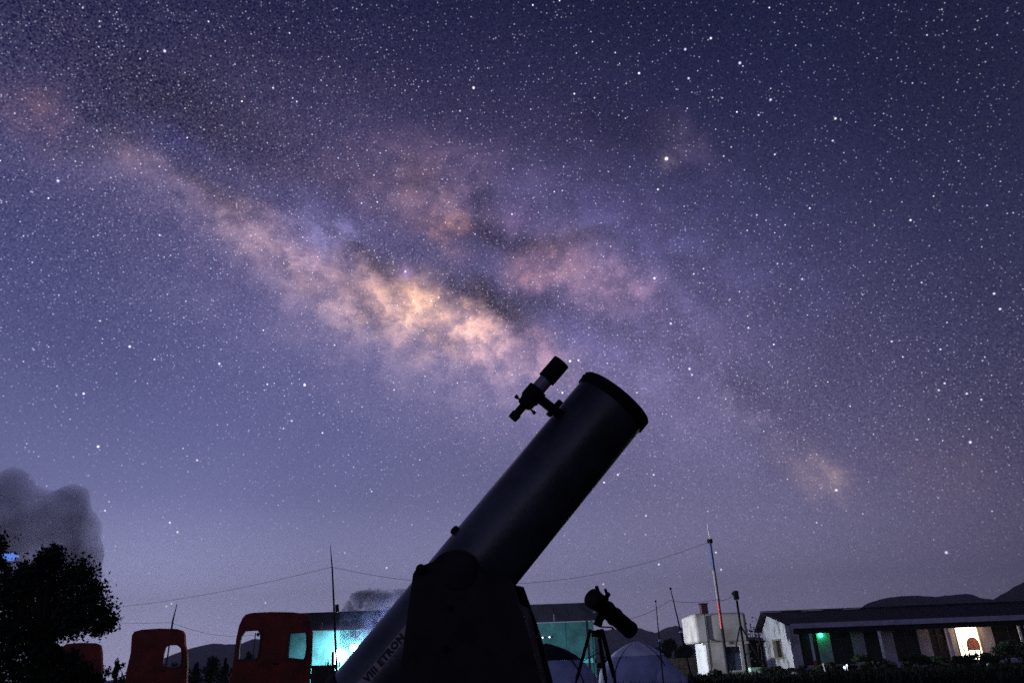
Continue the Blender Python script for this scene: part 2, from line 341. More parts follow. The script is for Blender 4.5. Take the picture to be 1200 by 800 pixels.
def bush(name, px, pyt, Y, wpx, label, cat='bush', group=None, n=1400, m=None, size=None, seed=0, base_py=None, lumps=9):
    rng = random.Random(seed * 77 + int(px)); top = at(px, pyt, Y); h = max(.25, top.z); wd = wpx * Y / F / 2
    t = thing(name, (top.x, Y, 0), label, cat, group); mb = MB()
    leaves(mb, (top.x, Y, h * .52), (wd, wd * .8, h * .52), n, size or h * .05 + .02, rng, lumps=lumps)
    mb.build('crown', m or M_leafd, t, kind='stuff')
    st = MB()
    for k in range(5):
        st.tube([(top.x + rng.uniform(-.05, .05), Y, 0), (top.x + rng.uniform(-.5, .5) * wd, Y + rng.uniform(-.4, .4) * wd, h * .6)], [.03 + h * .01, .01], 6)
    st.build('trunk', M_bark, t)
    return t

# ------------------------------------------------------------------ ground, hills
bm = MB(); N = 60
def gz_(x, y):
    r = math.hypot(x, y)
    return 0.05 * mnoise.noise(V((x * .25, y * .25, 0))) * min(1, r / 6) - .02
xs = [math.copysign((abs(i) / 40) ** 3 * 5200, i) for i in range(-40, 41)]
ys = [-60 + 0 * i for i in range(1)] + [math.copysign((abs(i) / 46) ** 3 * 5200, i) for i in range(-10, 47)]
ys = sorted(set(ys)); 
vs = [(x, y, gz_(x, y)) for y in ys for x in xs]; nx = len(xs)
bm.add(vs, [(j * nx + i, j * nx + i + 1, (j + 1) * nx + i + 1, (j + 1) * nx + i) for j in range(len(ys) - 1) for i in range(nx - 1)])
struct(bm, 'ground', M_soil, smooth=True)
def range_(name, prof, Y, width, m, amp):
    mb = MB(); pts = []; x0, x1 = prof[0][0], prof[-1][0]; n = int((x1 - x0) / 4); rows = 9
    for i in range(n + 1):
        px = x0 + (x1 - x0) * i / n
        for (a, ya), (b, yb) in zip(prof, prof[1:]):
            if a <= px <= b: py = ya + (yb - ya) * (px - a) / (b - a); break
        py += amp * mnoise.noise(V((px * .09, Y, 0))) + amp * .5 * mnoise.noise(V((px * .31, Y, 3)))
        p = at(px, py, Y)
        for r in range(rows):
            t = (r - rows // 2) / (rows // 2)       # -1 near foot, 0 crest, 1 far foot
            z = max(-.5, p.z) * (1 - abs(t)) ** (1.15) * (1 + (.25 * mnoise.noise(V((px * .05, t * 3, 1))) if t else 0)) - (2 if abs(t) == 1 else 0)
            k = 1 + t * width / Y
            pts.append((p.x * k, Y + t * width, z))
    mb.add(pts, [(i * rows + r, i * rows + r + 1, (i + 1) * rows + r + 1, (i + 1) * rows + r) for i in range(n) for r in range(rows - 1)])
    return struct(mb, name, m, smooth=True)
range_('mountain', [(-300, 816), (100, 800), (165, 792), (190, 771), (218, 761), (236, 756), (250, 753.5), (275, 755), (300, 748), (340, 752), (400, 752), (520, 748), (640, 745), (680, 740), (710, 738), (745, 735), (768, 741),
    (783, 734), (792, 733), (808, 738), (835, 742), (880, 746), (1000, 750), (1200, 745), (1500, 748)], 2300, 700, M_hill, 1.6)
range_('mountain', [(940, 772), (985, 730), (1015, 707), (1030, 702), (1052, 698), (1078, 697.5), (1096, 699), (1112, 697), (1135, 695), (1150, 700), (1164, 702), (1180, 693), (1192, 685), (1203, 680), (1260, 672), (1400, 690), (1700, 700)], 1100, 350, mat('nearer dark hill', (.02, .022, .028), 1, spec=0, var=.4, scale=.02), 1.2)

# ------------------------------------------------------------------ main telescope (Dobsonian)
TR = .1175
top = atd(721, 468, 2.30); bot = atd(424, 829, 2.06); axis = (top - bot).normalized(); Lt = (top - bot).length
h = V((axis.x, axis.y, 0)).normalized(); side = V((h.y, -h.x, 0))
if side.y > 0: side = -side                       # side points to the camera
scope = thing('telescope', (bot.x + h.x * .35, bot.y + h.y * .35, 0), 'large dark reflector telescope with small finder, aimed up to the right on black box mount', 'telescope')
# hollow tube
b = MB(); b.lathe(bot, axis, [(0, TR), (Lt, TR), (Lt, TR - .003), (.03, TR - .003)], 96, cap0=True, cap1=True); b.build('tube', M_tube, scope, smooth=True)
b = MB(); b.lathe(bot + axis * (Lt - .030), axis, [(0, TR + .001), (.002, TR + .0055), (.034, TR + .0055), (.038, TR + .002), (.038, TR - .006), (0, TR - .006)], 96, False, False)
ring = b.build('end_ring', M_blackmetal, scope, smooth=True)
xax = axis.cross(V((0, 0, 1))).normalized(); yax = xax.cross(axis)
for k in range(8):
    a = k * pi / 4 + .35; d = xax * cos(a) + yax * sin(a); p = bot + axis * (Lt - .012) + d * (TR + .004)
    MB().lathe(p, d, [(0, .005), (.0035, .005), (.005, .003)], 10).build('screw', M_blackmetal, ring)
b = MB(); b.lathe(bot - axis * .012, axis, [(0, TR + .003), (.002, TR + .006), (.03, TR + .006), (.032, TR + .001)], 96); b.build('mirror_cell', M_blackmetal, scope, smooth=True)
# direction on the tube that faces the camera
tc = C0 - (bot + axis * .1); f0 = (tc - axis * tc.dot(axis)).normalized(); f1 = axis.cross(f0)   # f1: round the tube
if f1.dot(CR @ V((1, 0, 0))) < 0: f1 = -f1
def on_tube(t, ang, r=TR): return bot + axis * t + (f0 * cos(ang) + f1 * sin(ang)) * r
def px_tube(px, py):                                # where a sight line meets the tube: (along, angle)
    best = None
    d = ray(px, py).normalized()
    w0 = C0 - bot; dp = d - axis * d.dot(axis); wp = w0 - axis * w0.dot(axis)
    A = dp.dot(dp); B = 2 * dp.dot(wp); Cc = wp.dot(wp) - TR * TR; q = B * B - 4 * A * Cc
    if q < 0: return None
    p = w0 + d * ((-B - math.sqrt(q)) / (2 * A)); pp = p - axis * p.dot(axis)
    return p.dot(axis), math.atan2(pp.dot(f1), pp.dot(f0))
la, aa = px_tube(451, 770)
b = MB(); n = 8
def patch(b, t0, t1, a0, a1, r0, r1, na=8, nt_=2):
    vs = []
    for r in (r0, r1):
        for i in range(nt_ + 1):
            for j in range(na + 1): vs.append(on_tube(t0 + (t1 - t0) * i / nt_, a0 + (a1 - a0) * j / na, r))
    k = (nt_ + 1) * (na + 1); w_ = na + 1; fs = []
    for i in range(nt_):
        for j in range(na):
            q = (i * w_ + j, i * w_ + j + 1, (i + 1) * w_ + j + 1, (i + 1) * w_ + j); fs += [tuple(x + k for x in q), q[::-1]]
    b.add(vs, fs)
wb = .115
patch(b, la - .16, la + .30, aa - wb, aa + wb, TR + .0005, TR + .0012)
lab = b.build('label_strip', M_band, scope)
cu = bpy.data.curves.new('lettering', 'FONT'); cu.body = 'VIII ETRON'; cu.size = .027; cu.extrude = 0; cu.resolution_u = 2; cu.space_character = 1.12; cu.offset = .0018
to = bpy.data.objects.new('lettering', cu); sc.collection.objects.link(to)
dg = bpy.context.evaluated_depsgraph_get(); me = bpy.data.meshes.new_from_object(to.evaluated_get(dg)); bpy.data.objects.remove(to)
bmm = bmesh.new(); bmm.from_mesh(me); bmesh.ops.triangulate(bmm, faces=bmm.faces)
for v in bmm.verts:
    x, y = v.co.x, v.co.y; v.co = on_tube(la - .075 + x, aa + .075 - y / TR, TR + .0018) - world_loc(scope)
bmm.to_mesh(me); bmm.free(); me.materials.clear(); me.materials.append(M_ink)
lo = bpy.data.objects.new('lettering', me); sc.collection.objects.link(lo); lo.parent = lab; lo.location = (0, 0, 0)
lo.location = -V(lab.location)
# tube bolt seen against the sky
la2, aa2 = px_tube(540, 628)
p = on_tube(la2, aa2 - .45); d = (p - (bot + axis * la2)).normalized()
MB().lathe(p - d * .002, d, [(0, .014), (.010, .014), (.014, .009)], 14).build('knob', M_blackmetal, scope, smooth=True)
# finder
fd = 2.22
e0, e1 = atd(600, 491, fd - .02), atd(658, 424, fd + .02); fx = (e1 - e0).normalized(); FL = (e1 - e0).length
def fl(fr): return fr * FL
finder = MB().lathe(e0, fx, [(fl(.30), .019), (fl(.33), .0215), (fl(.72), .0215)], 32).build('finder_tube', M_finder, scope, smooth=True)
MB().lathe(e0 + fx * fl(.68), fx, [(0, .020), (.002, .0275), (fl(.32), .0275), (fl(.32), .0245), (.02, .0245)], 36).build('dew_hood', M_blackmetal, finder, smooth=True)
MB().lathe(e0, fx, [(0, .012), (.002, .0145), (.022, .0150), (.024, .0120), (fl(.31), .0120)], 28).build('eyepiece', M_blackmetal, finder, smooth=True)
MB().lathe(e0 + fx * fl(.22), fx, [(0, .014), (.003, .021), (.02, .024), (.03, .0295), (fl(.30), .030), (fl(.305), .024)], 32).build('bracket_ring', M_blackmetal, finder, smooth=True)
fs_ = fx.cross(CR @ V((0, 0, 1))).normalized()
for sg, off, ln in ((1, .26, .022), (-1, .26, .020), (.5, .30, .018)):
    d = (fs_ * sg + (CR @ V((0, 0, 1))) * (.35 if abs(sg) == 1 else .9)).normalized(); p = e0 + fx * fl(off)
    sb = MB(); sb.lathe(p + d * .018, d, [(0, .003), (ln - .006, .003), (ln - .006, .006), (ln + .002, .006)], 12); sb.build('adjusting_screw', M_blackmetal, finder, smooth=True)
s0 = atd(630, 465, fd); s1 = atd(654, 484, fd - .0)
MB().bar(s0, s1 + (s1 - s0) * .2, .030, .026, up=axis).build('finder_stalk', M_blackmetal, scope, bevel=.003)
s2 = atd(650, 478, fd)
MB().bar(s2 - axis * .03 , s2 + axis * .028, .03, .016, up=(s1 - s0).normalized()).build('finder_shoe', M_blackmetal, scope, bevel=.003)
# rocker box
hub = on_plane(537, 668, bot + side * (TR + .02), side)
pl = hub
def bp(px, py): return on_plane(px, py, pl, side)
outl = [(484, 672), (489, 664), (498, 661), (507, 658), (514, 651), (523, 646), (534, 643.5), (546, 645), (555, 651), (560, 660), (566, 672), (576, 672), (597, 676), (607, 704), (615, 727), (623, 754), (635, 803)]
P = [bp(*q) for q in outl]
bl, br = bp(469, 800), P[-1]
def to_z(p, q, z): return p + (q - p) * ((z - p.z) / (q.z - p.z))
br0 = to_z(P[-2], P[-1], .055); bl0 = to_z(bp(479, 700), bl, .055)
P = [*P, br0, bl0, bl, bp(474, 745)]
MB().sheet([P], side * -.018).build('side_board', M_black, scope)
far = -side * (2 * TR + .045)
MB().sheet([[p + far for p in P]], side * .018).build('side_board', M_black, scope)
hb = MB(); hb.lathe(hub + side * .0, side, [(0, .050), (.004, .050), (.006, .046)], 40); hb.build('bearing_cap', M_black, scope, smooth=True)
kp = bp(494, 667)
MB().lathe(kp - side * .02, side, [(0, .014), (.03, .014), (.036, .010)], 20).build('knob', M_blackmetal, scope, smooth=True)
q0, q1 = P[12], br0
fb = MB(); qa, qb = bp(611, 705), br0
fb.hexa([qb - side * .019 - h * .03, qb - side * .019 - h * .012, qb + far + side * .019 - h * .012, qb + far + side * .019 - h * .03,
         qa - side * .019 - h * .03, qa - side * .019 - h * .012, qa + far + side * .019 - h * .012, qa + far + side * .019 - h * .03])
fb.build('front_board', M_black, scope)
cen = (bl0 + br0) / 2 + far / 2; cen.z = 0
rr = max((br0 - bl0).length / 2, .25) + .02
MB().lathe(cen + V((0, 0, .036)), (0, 0, 1), [(0, rr), (.018, rr)], 64).build('turntable_board', M_black, scope)
MB().lathe(cen + V((0, 0, .014)), (0, 0, 1), [(0, rr), (.018, rr)], 64).build('ground_board', M_black, scope)
for k in range(3):
    MB().lathe(cen + V((cos(k * 2.09) * rr * .8, sin(k * 2.09) * rr * .8, -.03)), (0, 0, 1), [(0, .025), (.046, .025)], 16).build('foot', M_blackmetal, scope)
# aiming handle bolts on the side board
for px, py in ((527, 712), (522, 760)):
    MB().lathe(bp(px, py) - side * .002, side, [(0, .009), (.004, .009), (.006, .006)], 16).build('screw', M_blackmetal, scope, smooth=True)

# ------------------------------------------------------------------ small telescope on tripod
Y2 = 7.0
hd = at(700, 733, Y2)
ts = thing('telescope', (hd.x, Y2, 0), 'smaller black reflector telescope on a spindly tripod beside the pale blue tent', 'telescope')
a0, a1 = at(693.5, 699.5, 6.72), at(739, 738, 7.12); ax = (a1 - a0).normalized(); L2 = (a1 - a0).length
MB().lathe(a0, ax, [(.0, .078), (.004, .083), (.05, .083), (.055, .072), (L2 - .03, .072), (L2 - .028, .076), (L2, .076), (L2 + .004, .068)], 40).build('tube', M_blackmetal, ts, smooth=True)
for fr in (.36, .56):
    MB().lathe(a0 + ax * L2 * fr, ax, [(0, .073), (.002, .080), (.02, .080), (.022, .073)], 32, False, False).build('tube_ring', M_blackmetal, ts, smooth=True)
upx = (V((0, 0, 1)) - ax * ax.z).normalized()
fo = at(707, 702, 6.85)
MB().lathe(fo - upx * .03, (at(713, 693, 6.8) - fo), [(0, .030), (.06, .028), (.062, .020), (.105, .020), (.11, .012)], 20).build('focuser', M_blackmetal, ts, smooth=True)
p0, p1 = at(699, 687, 6.8), at(703, 697, 6.85)
MB().tube([p0, p1], [.016, .013], 12).build('finder', M_blackmetal, ts, smooth=True)
MB().bar(at(701, 694, 6.83), at(709, 700, 6.9), .02, .02).build('finder_bracket', M_blackmetal, ts)
MB().bar(at(712, 698, 6.85), at(709, 689.5, 6.85), .028, .022).build('focus_knob', M_blackmetal, ts)
MB().tube([hd, at(703, 724, 7), at(711, 716, 6.95)], [.040, .036, .030], 14).build('mount_head', M_blackmetal, ts, smooth=True)
MB().tube([at(704, 734, 7), at(717, 734.5, 6.9), at(719, 737, 6.9)], [.006, .006, .012], 8).build('control_rod', M_blackmetal, ts)
MB().ball(at(697.5, 717, 6.8), .016, 10, 6, (1.3, 1, .7)).build('setting_dial', M_mwhite, ts)
MB().ball(at(692.5, 727.5, 6.85), .008, 8, 6).build('dial_screw', M_mwhite, ts)
feet = [at(675.5, 797, Y2 + .05), at(710.5, 802, Y2 - .35), at(722, 802, Y2 + .25)]
tops = [at(692, 737, Y2), at(701, 738, Y2), at(705, 737, Y2)]
hubp = at(700, 741, Y2)
for tpt, ft in zip(tops, feet):
    e = to_z(tpt, ft, 0.0); mid = tpt + (e - tpt) * .52
    l = MB().bar(tpt, mid, .032, .022).build('leg', M_blackmetal, ts)
    MB().bar(mid + (tpt - mid) * .06, e, .020, .014).build('leg_extension', M_blackmetal, l)
    MB().bar(hubp + V((0, 0, -.16)), mid + (tpt - mid) * .35, .010, .006).build('spreader', M_blackmetal, ts)
MB().box((-.05, -.04, 0), (.05, .04, .05), o=hubp - V((0, 0, .03))).build('tripod_head', M_blackmetal, ts)
tp = at(704, 777, Y2); MB().hexa([tp + V(q) for q in ((-.04, -.02, -.03), (.02, -.02, -.04), (.02, .02, -.04), (-.04, .02, -.03), (-.03, -.02, 0), (.055, -.02, .03), (.055, .02, .03), (-.03, .02, 0))]).build('hanging_pouch', M_blackmetal, ts)
MB().tube([at(694.5, 741, 6.95), at(695.5, 770, 6.95), at(697.5, 799, 6.95)], .003, 6).build('cord', M_pole, ts)

# ------------------------------------------------------------------ red cab shells
def cab(outline, wins, Y, label, rim, foot_z=.0):
    q = [at(x, y, Y) for x, y in outline]; q[0].z = q[-1].z = foot_z
    cx = sum(p.x for p in q) / len(q); t = thing('vehicle_cab', (cx, Y, 0), label, 'truck cab', 'red cab shells standing in a row')
    W = [[at(x, y, Y) for x, y in wn] for wn in wins]
    MB().sheet([q] + W, (0, .07, 0)).build('side_panel', M_red, t)
    b = MB(); n = len(q); cc = sum(q, V()) / n                       # roof, nose and back lips
    inn = [p + (cc - p) * (.06 / max(.3, (cc - p).length)) for p in q]
    for i in range(n - 1):
        a, c = q[i], q[i + 1]; ai, ci = inn[i], inn[i + 1]; o1, o2 = V((0, .071, 0)), V((0, rim, 0))
        b.hexa([a + o1, c + o1, c + o2, a + o2, ai + o1, ci + o1, ci + o2, ai + o2])
    b.build('roof_shell', M_red, t)
    xa, xb = q[0].x, q[-1].x; zt_ = max(p.z for p in q); wdt = xb - xa
    for fx_ in (.10, .47, .93) if W else (.5,):                       # door seams and sill bead
        x_ = xa + wdt * fx_ + (.16 if fx_ < .2 else 0); zz = zt_ * .30
        MB().box((x_ - .008, Y - .006, .25), (x_ + .008, Y - .001, zz + .25)).build('door_seam', mat('dark red rubber', (.05, .01, .01), .7), t)
    MB().box((xa + .12, Y - .022, .62), (xb - .1, Y - .001, .68)).build('side_bead', M_red, t)
    MB().box((xa + wdt * .52, Y - .035, .86), (xa + wdt * .52 + .16, Y - .001, .90)).build('handle', M_blackmetal, t)
    for wn in W:                                                      # rubber frames
        c = sum(wn, V()) / len(wn); outer = [p + (p - c).normalized() * .035 for p in wn]
        inner = [p - (p - c).normalized() * .012 for p in wn]
        MB().sheet([outer, inner], (0, -.03, 0)).build('window_frame', mat('dark red rubber', (.05, .01, .01), .7), t)
    return t
c1 = cab([(270, 800), (271.5, 788), (274, 770), (277, 747), (280, 733), (284, 724), (288, 719.5), (296, 717.5), (318, 716.5), (342, 716.8), (357, 718.5), (362.5, 722), (364.5, 732), (365, 750), (364, 775), (361, 800)],
    [[(280, 772), (280.5, 758), (283, 745.5), (287.5, 739), (302.5, 738), (305.5, 742), (304.5, 757), (302, 770), (300, 772.5)], [(339, 742), (358, 740.5), (359.3, 743), (359.3, 760), (357.5, 770), (355, 772.3), (337.5, 770.3), (336.6, 768)]],
    24, 'biggest red cab shell, with two window openings, nearest the large telescope', .16)
c2 = cab([(148, 802), (148, 786), (153, 765), (154.5, 744), (157.5, 739.5), (166, 737.3), (186, 735.8), (206, 736.3), (213.5, 738.6), (216, 743), (216.5, 755), (219, 764), (219.5, 780), (219, 802)],
    [[(191, 777), (191.5, 767), (194, 758), (198, 755.3), (208.5, 755.3), (212.5, 759), (213.3, 768), (212.5, 777), (209, 782), (200, 782), (193, 780)]],
    29, 'dark red cab shell with one rounded window opening and a thin aerial behind its roof', .14)
c3 = cab([(66, 806), (67, 786), (71, 765), (73, 757), (78, 754), (95, 752.5), (111, 753), (117, 755.5), (118.5, 764), (119, 785), (119, 806)], [],
    30.5, 'red cab shell half hidden under the tree at the end of the row', .14)

# ------------------------------------------------------------------ long teal shed with fascia
Yb = 38.6
zt = at(500, 713.5, Yb).z; zf = at(500, 734.5, Yb).z; xl = at(333, 750, Yb).x; xr = at(697, 750, Yb).x
shed = thing('shed', ((xl + xr) / 2, Yb, 0), 'long low shed with lit teal wall and a dark flat roof edge behind the tents', 'building')
nP = 11; pw = (xr - xl) / nP
for i in range(nP):                                                   # wall sheets
    x = xl + i * pw
    MB().box((x + .012, Yb, 0), (x + pw - .012, Yb + .08 + (.01 if i % 2 else 0), zf)).build('panel', M_teal, shed)
MB().box((xl, Yb + .1, 0), (xr, Yb + .2, zf)).build('wall', M_teal, shed)
for i in range(7):
    pw2 = (xr + .6 - xl) / 7; x = xl - .3 + i * pw2
    MB().box((x + .01, Yb - .55 - (.012 if i % 2 else 0), zf), (x + pw2 - .01, Yb - .50, zt)).build('fascia_sheet', M_fascia, shed)
MB().box((xl - .3, Yb - .49, zt - .12), (xr + .3, Yb + 5, zt - .03)).build('roof', M_roof, shed)
zr = at(600, 777, Yb).z
MB().box((xl + .1, Yb - .09, zr - .10), (xr - .1, Yb - .003, zr + .10)).build('rail', M_tealrail, shed)
for i in range(4):
    x = xl + .3 + i * (xr - xl - .7) / 3
    MB().box((x, Yb - .46, 0), (x + .1, Yb - .36, zf)).build('post', M_fascia, shed)
MB().box((xl, Yb + .21, 0), (xl + .1, Yb + 4.9, zf)).build('side_wall', M_teal, shed); MB().box((xr - .1, Yb + .21, 0), (xr, Yb + 4.9, zf)).build('side_wall', M_teal, shed)
for px, py, s_, lab_ in ((636, 746.5, .035, 'tiny white bulb on the teal wall, left one of a close pair'), (644, 746, .04, 'tiny white bulb on the teal wall, right one of a close pair'), (623.5, 732.5, .03, 'tiny bulb glowing just under the shed roof edge beside the telescope')):
    p = at(px, py, Yb - .1); bt = MB(); bt.ball(p, s_, 10, 6); bt.lathe(p, (0, 1, 0), [(0, s_ * .6), (.09, s_ * .6)], 8)
    tag(bt.build('wall_bulb', M_bulb, loc=p), lab_, 'light bulb', 'small bulbs on the shed wall')

# floodlight on a stand in front of the shed
lp = at(394, 771, 32.0)
fl_ = thing('floodlight', (lp.x, lp.y, 0), 'blazing white floodlight on a stand in front of the shed beside the smoke', 'floodlight')
fdv = V((.97, .02, .05)).normalized(); fsd = fdv.cross(V((0, 0, 1))).normalized(); fup = fsd.cross(fdv)
def fbx(b, c, u, v_, w_): return b.hexa([c + fsd * a * u + fup * bb * v_ + fdv * cc for cc in (0, w_) for a, bb in ((-1, -1), (1, -1), (1, 1), (-1, 1))])
b = MB(); fbx(b, lp - fdv * .12, .32, .24, .11); b.build('housing', M_blackmetal, fl_)
b = MB(); fbx(b, lp - fdv * .008, .29, .21, .006); b.build('lens', M_lamp, fl_)
MB().tube([(lp.x - fdv.x * .1, lp.y - fdv.y * .1, lp.z - .22), (lp.x - fdv.x * .1, lp.y - fdv.y * .1, .02)], .03, 10).build('stand', M_blackmetal, fl_)
for k in range(3):
    MB().bar((lp.x - fdv.x * .1, lp.y - fdv.y * .1, .4), (lp.x - fdv.x * .1 + .45 * cos(k * 2.09 + .5), lp.y - fdv.y * .1 + .45 * sin(k * 2.09 + .5), 0), .03, .02).build('leg', M_blackmetal, fl_)
def lamp(name, typ, loc, energy, col, radius=.1, parent=None, **k):
    l = bpy.data.lights.new(name, typ); l.energy = energy; l.color = col
    if hasattr(l, 'shadow_soft_size'): l.shadow_soft_size = radius
    for a, b_ in k.items(): setattr(l, a, b_)
    o = bpy.data.objects.new(name, l); sc.collection.objects.link(o)
    if parent is not None: o.parent = parent; o.location = V(loc) - world_loc(parent)
    else: o.location = loc
    return o
so = lamp('flood_beam', 'SPOT', lp + fdv * .05, 13000, (.82, .90, 1.0), .22, fl_, spot_size=R(140), spot_blend=.8)
so.rotation_euler = (fdv + V((0, 0, .02))).to_track_quat('-Z', 'Y').to_euler()
lamp('flood_spill', 'POINT', lp + V((.1, -.1, .45)), 500, (.80, .92, 1.0), .25, fl_)
# lamps close to the shed wall; the big one is added to brighten it
for px, py, yy, rr_, en, lb_ in ((414, 758.5, 37.2, .15, 500, 'small white lamp hanging just right of the floodlight, at the tube edge'), (398, 767, 36.9, .25, 3400, 'big glaring white lamp close to the shed wall behind the floodlight stand')):
    p = at(px, py, yy); wl_ = thing('work_lamp', (p.x, p.y, 0), lb_, 'lamp', 'white work lamps at the shed wall'); MB().ball(p, rr_, 18, 12, (1.15, .5, 1)).build('lamp_head', M_lamp, wl_, smooth=True)
    MB().tube([p - V((0, -.02, rr_ * .9)), V((p.x, p.y + .02, .0))], .03, 8).build('stand', M_blackmetal, wl_)
    wg = lamp('work_glow', 'SPOT', p + V((0, rr_ * .5 + .05, 0)), en, (.80, .92, 1.0), .15, wl_, spot_size=R(152), spot_blend=.6); wg.rotation_euler = V((0, 1, -.25)).to_track_quat('-Z', 'Y').to_euler()

# ------------------------------------------------------------------ smoke (volumes)
def smoke(name, balls, Y, dens, col, label, aniso=0., nscale=.8, thr=(.35, .6), absn=0.):
    b = MB(); rng = random.Random(5)
    bmx = bmesh.new()
    for px, py, rp, dy in balls:
        c = at(px, py, Y + dy); r = rp * Y / F
        mtx = Matrix.Translation(c) @ Matrix.Diagonal((1, .9, 1, 1))
        bmesh.ops.create_icosphere(bmx, subdivisions=3, radius=r, matrix=mtx)
    me = bpy.data.meshes.new(name); bmx.to_mesh(me); bmx.free()
    o = bpy.data.objects.new(name, me); sc.collection.objects.link(o)
    rm = o.modifiers.new('merge', 'REMESH'); rm.mode = 'VOXEL'; rm.voxel_size = .012 * Y
    me.materials.append(smoke_mat(name + label[:6], dens, col, nscale, thr, aniso))
    o['kind'] = 'stuff'; o['label'] = label
    return o
def smoke_mat(nm, dens, col, nscale, thr, aniso):
    m = bpy.data.materials.new(nm); m.use_nodes = True; n = m.node_tree; n.nodes.clear(); q = G(n)
    vol = q.n('ShaderNodeVolumePrincipled'); vol.inputs['Color'].default_value = (*col, 1); vol.inputs['Anisotropy'].default_value = aniso
    if thr:
        nz = q.noise(q.n('ShaderNodeTexCoord').outputs['Object'], nscale, 2, .6)
        q.put(vol.inputs['Density'], q.m('MULTIPLY', q.mr(nz, thr[0], thr[1], .0, 1, True), dens))
    else: vol.inputs['Density'].default_value = dens
    q.put(q.n('ShaderNodeOutputMaterial').inputs['Volume'], vol.outputs[0]); return m
smoke('smoke', [(14, 566, 22, 0), (40, 592, 24, 1), (84, 586, 22, 0), (70, 600, 28, 1), (92, 622, 27, 0), (60, 640, 34, 1), (25, 630, 34, 0), (98, 650, 24, -1), (-10, 600, 40, 0), (10, 670, 40, 1), (80, 680, 36, 0)], 70, .36, (.27, .27, .40),
      'dark billowing smoke column rising above the left tree', nscale=.22, thr=(.18, .62))
smoke('smoke', [(407, 716, 11, 0), (420, 700, 11, .3), (404, 736, 11, 0), (418, 730, 15, 0), (432, 712, 15, 0), (447, 698, 11, 0), (440, 690, 8, .2), (412, 692, 8, 0), (462, 694, 11, 0), (430, 745, 14, .2), (478, 698, 12, 0), (410, 752, 9, 0), (495, 706, 12, 0), (455, 725, 16, 0), (402, 760, 8, 0), (412, 764, 9, .1), (424, 756, 10, 0)], 32.9, 3.2, (.040, .048, .105),
      'blue lit smoke drifting up beside the floodlight', nscale=1.8, thr=(.40, .56), aniso=.2)

# ------------------------------------------------------------------ tents
def dome(px, pyt, Y, wpx, label, m_body, m_top, seed, seam=True, skew=0):
    tp_ = at(px, pyt, Y); hh = tp_.z; wd = wpx * Y / F / 2; t = thing('tent', (tp_.x, Y, 0), label, 'tent')
    rng = random.Random(seed); seg, ring_ = 40, 18; rows = []
    def pt(u, v_):
        a = 2 * pi * u / seg; z = hh * v_ ** .92; r = max(0, 1 - v_ ** 2.1) ** .8
        k = 1 + .05 * cos(2 * a) - .035 * abs(sin(2 * a)) * sin(v_ * pi) + .03 * mnoise.noise(V((cos(a) * 2, sin(a) * 2, v_ * 4 + seed)))
        return V((tp_.x + skew * z * .3 + wd * r * cos(a) * k, Y + wd * .85 * r * sin(a) * k, z + .02 * mnoise.noise(V((u * .4, v_ * 5, seed)))))
    def band(v0, v1, name, m, off=0):
        vs = [pt(u, v0 + (v1 - v0) * j / ring_) + V((0, 0, off)) for j in range(ring_ + 1) for u in range(seg)]
        b = MB(); b.add(vs, [(j * seg + u, j * seg + (u + 1) % seg, (j + 1) * seg + (u + 1) % seg, (j + 1) * seg + u) for j in range(ring_) for u in range(seg)])
        return b.build(name, m, t, smooth=True)
    band(0, .66, 'tent_body', m_body); band(.64, .995, 'fly_sheet', m_top, .02)
    for k in range(4):
        MB().tube([pt(5 + k * 10, j / 14) * 1 + V((0, 0, .015)) for j in range(15)], .012 if Y > 10 else .006, 6).build('tent_pole', M_blackmetal, t)
    return t
dome(745, 752, 20, 84, 'pale blue dome tent beside the tripod telescope legs', M_tentb, M_tentl, 1)
dome(641, 755, 15, 104, 'dark dome tent with blue sides, half hidden by the large telescope mount', M_tentb, M_tentd, 2)
bg_ = MB(); c = at(785, 793, 18.5); bg_.ball((c.x, c.y, .16), .30, 20, 12, (1.0, .7, .95)); bg_.ball((c.x + .2, c.y, .12), .2, 16, 10, (1, .7, .8))
tag(bg_.build('bag', M_tentb, smooth=True, loc=(c.x, c.y, 0)), 'small slumped blue bag lying right of the pale tent', 'bag')

# ------------------------------------------------------------------ poles, masts, wires
def pole(name, p0, p1, r0, r1, m, label, cat, group=None, extra=None):
    t = thing(name, (p0.x, p0.y, 0), label, cat, group)
    MB().tube([p0, p0 + (p1 - p0) * .5, p1], [r0, (r0 + r1) / 2, r1], 10).build('pole', m, t)
    return t
A = at(397.5, 775, 30); A0 = V((A.x, 30, 0)); Atop = at(387, 638, 30.2)
an = pole('antenna', A0, A0 + (at(389.5, 668, 30.1) - A0), .05, .03, M_pole, 'tall thin aerial mast rising behind the big red cab into the smoke', 'antenna')
MB().tube([at(389.5, 668, 30.1), at(388, 650, 30.15), Atop], [.032, .018, .008], 8).build('whip', M_pole, an)
MB().tube([at(395.3, 717, 30.0), at(394.8, 708, 30.0)], .07, 10).build('clamp', M_pole, an)
s_a = at(201, 737, 31); t = thing('antenna', (s_a.x, 31, 0), 'short thin aerial sticking up behind the small red cab roof', 'antenna')
MB().tube([V((s_a.x, 31, 0)), s_a], .03, 8).build('pole', M_pole, t); MB().tube([s_a, at(202.5, 727, 31), at(207.5, 707, 31)], [.04, .035, .014], 8).build('whip', M_pole, t)
w_a = at(296, 770, 40); t = thing('antenna', (w_a.x, 40, 0), 'thin aerial seen through the front window opening of the big cab', 'antenna')
MB().tube([V((w_a.x, 40, 0)), at(299.5, 741, 40)], .03, 8).build('pole', M_pole, t); MB().ball(at(302.5, 743, 40), .09, 8, 6).build('insulator', M_wire, t)
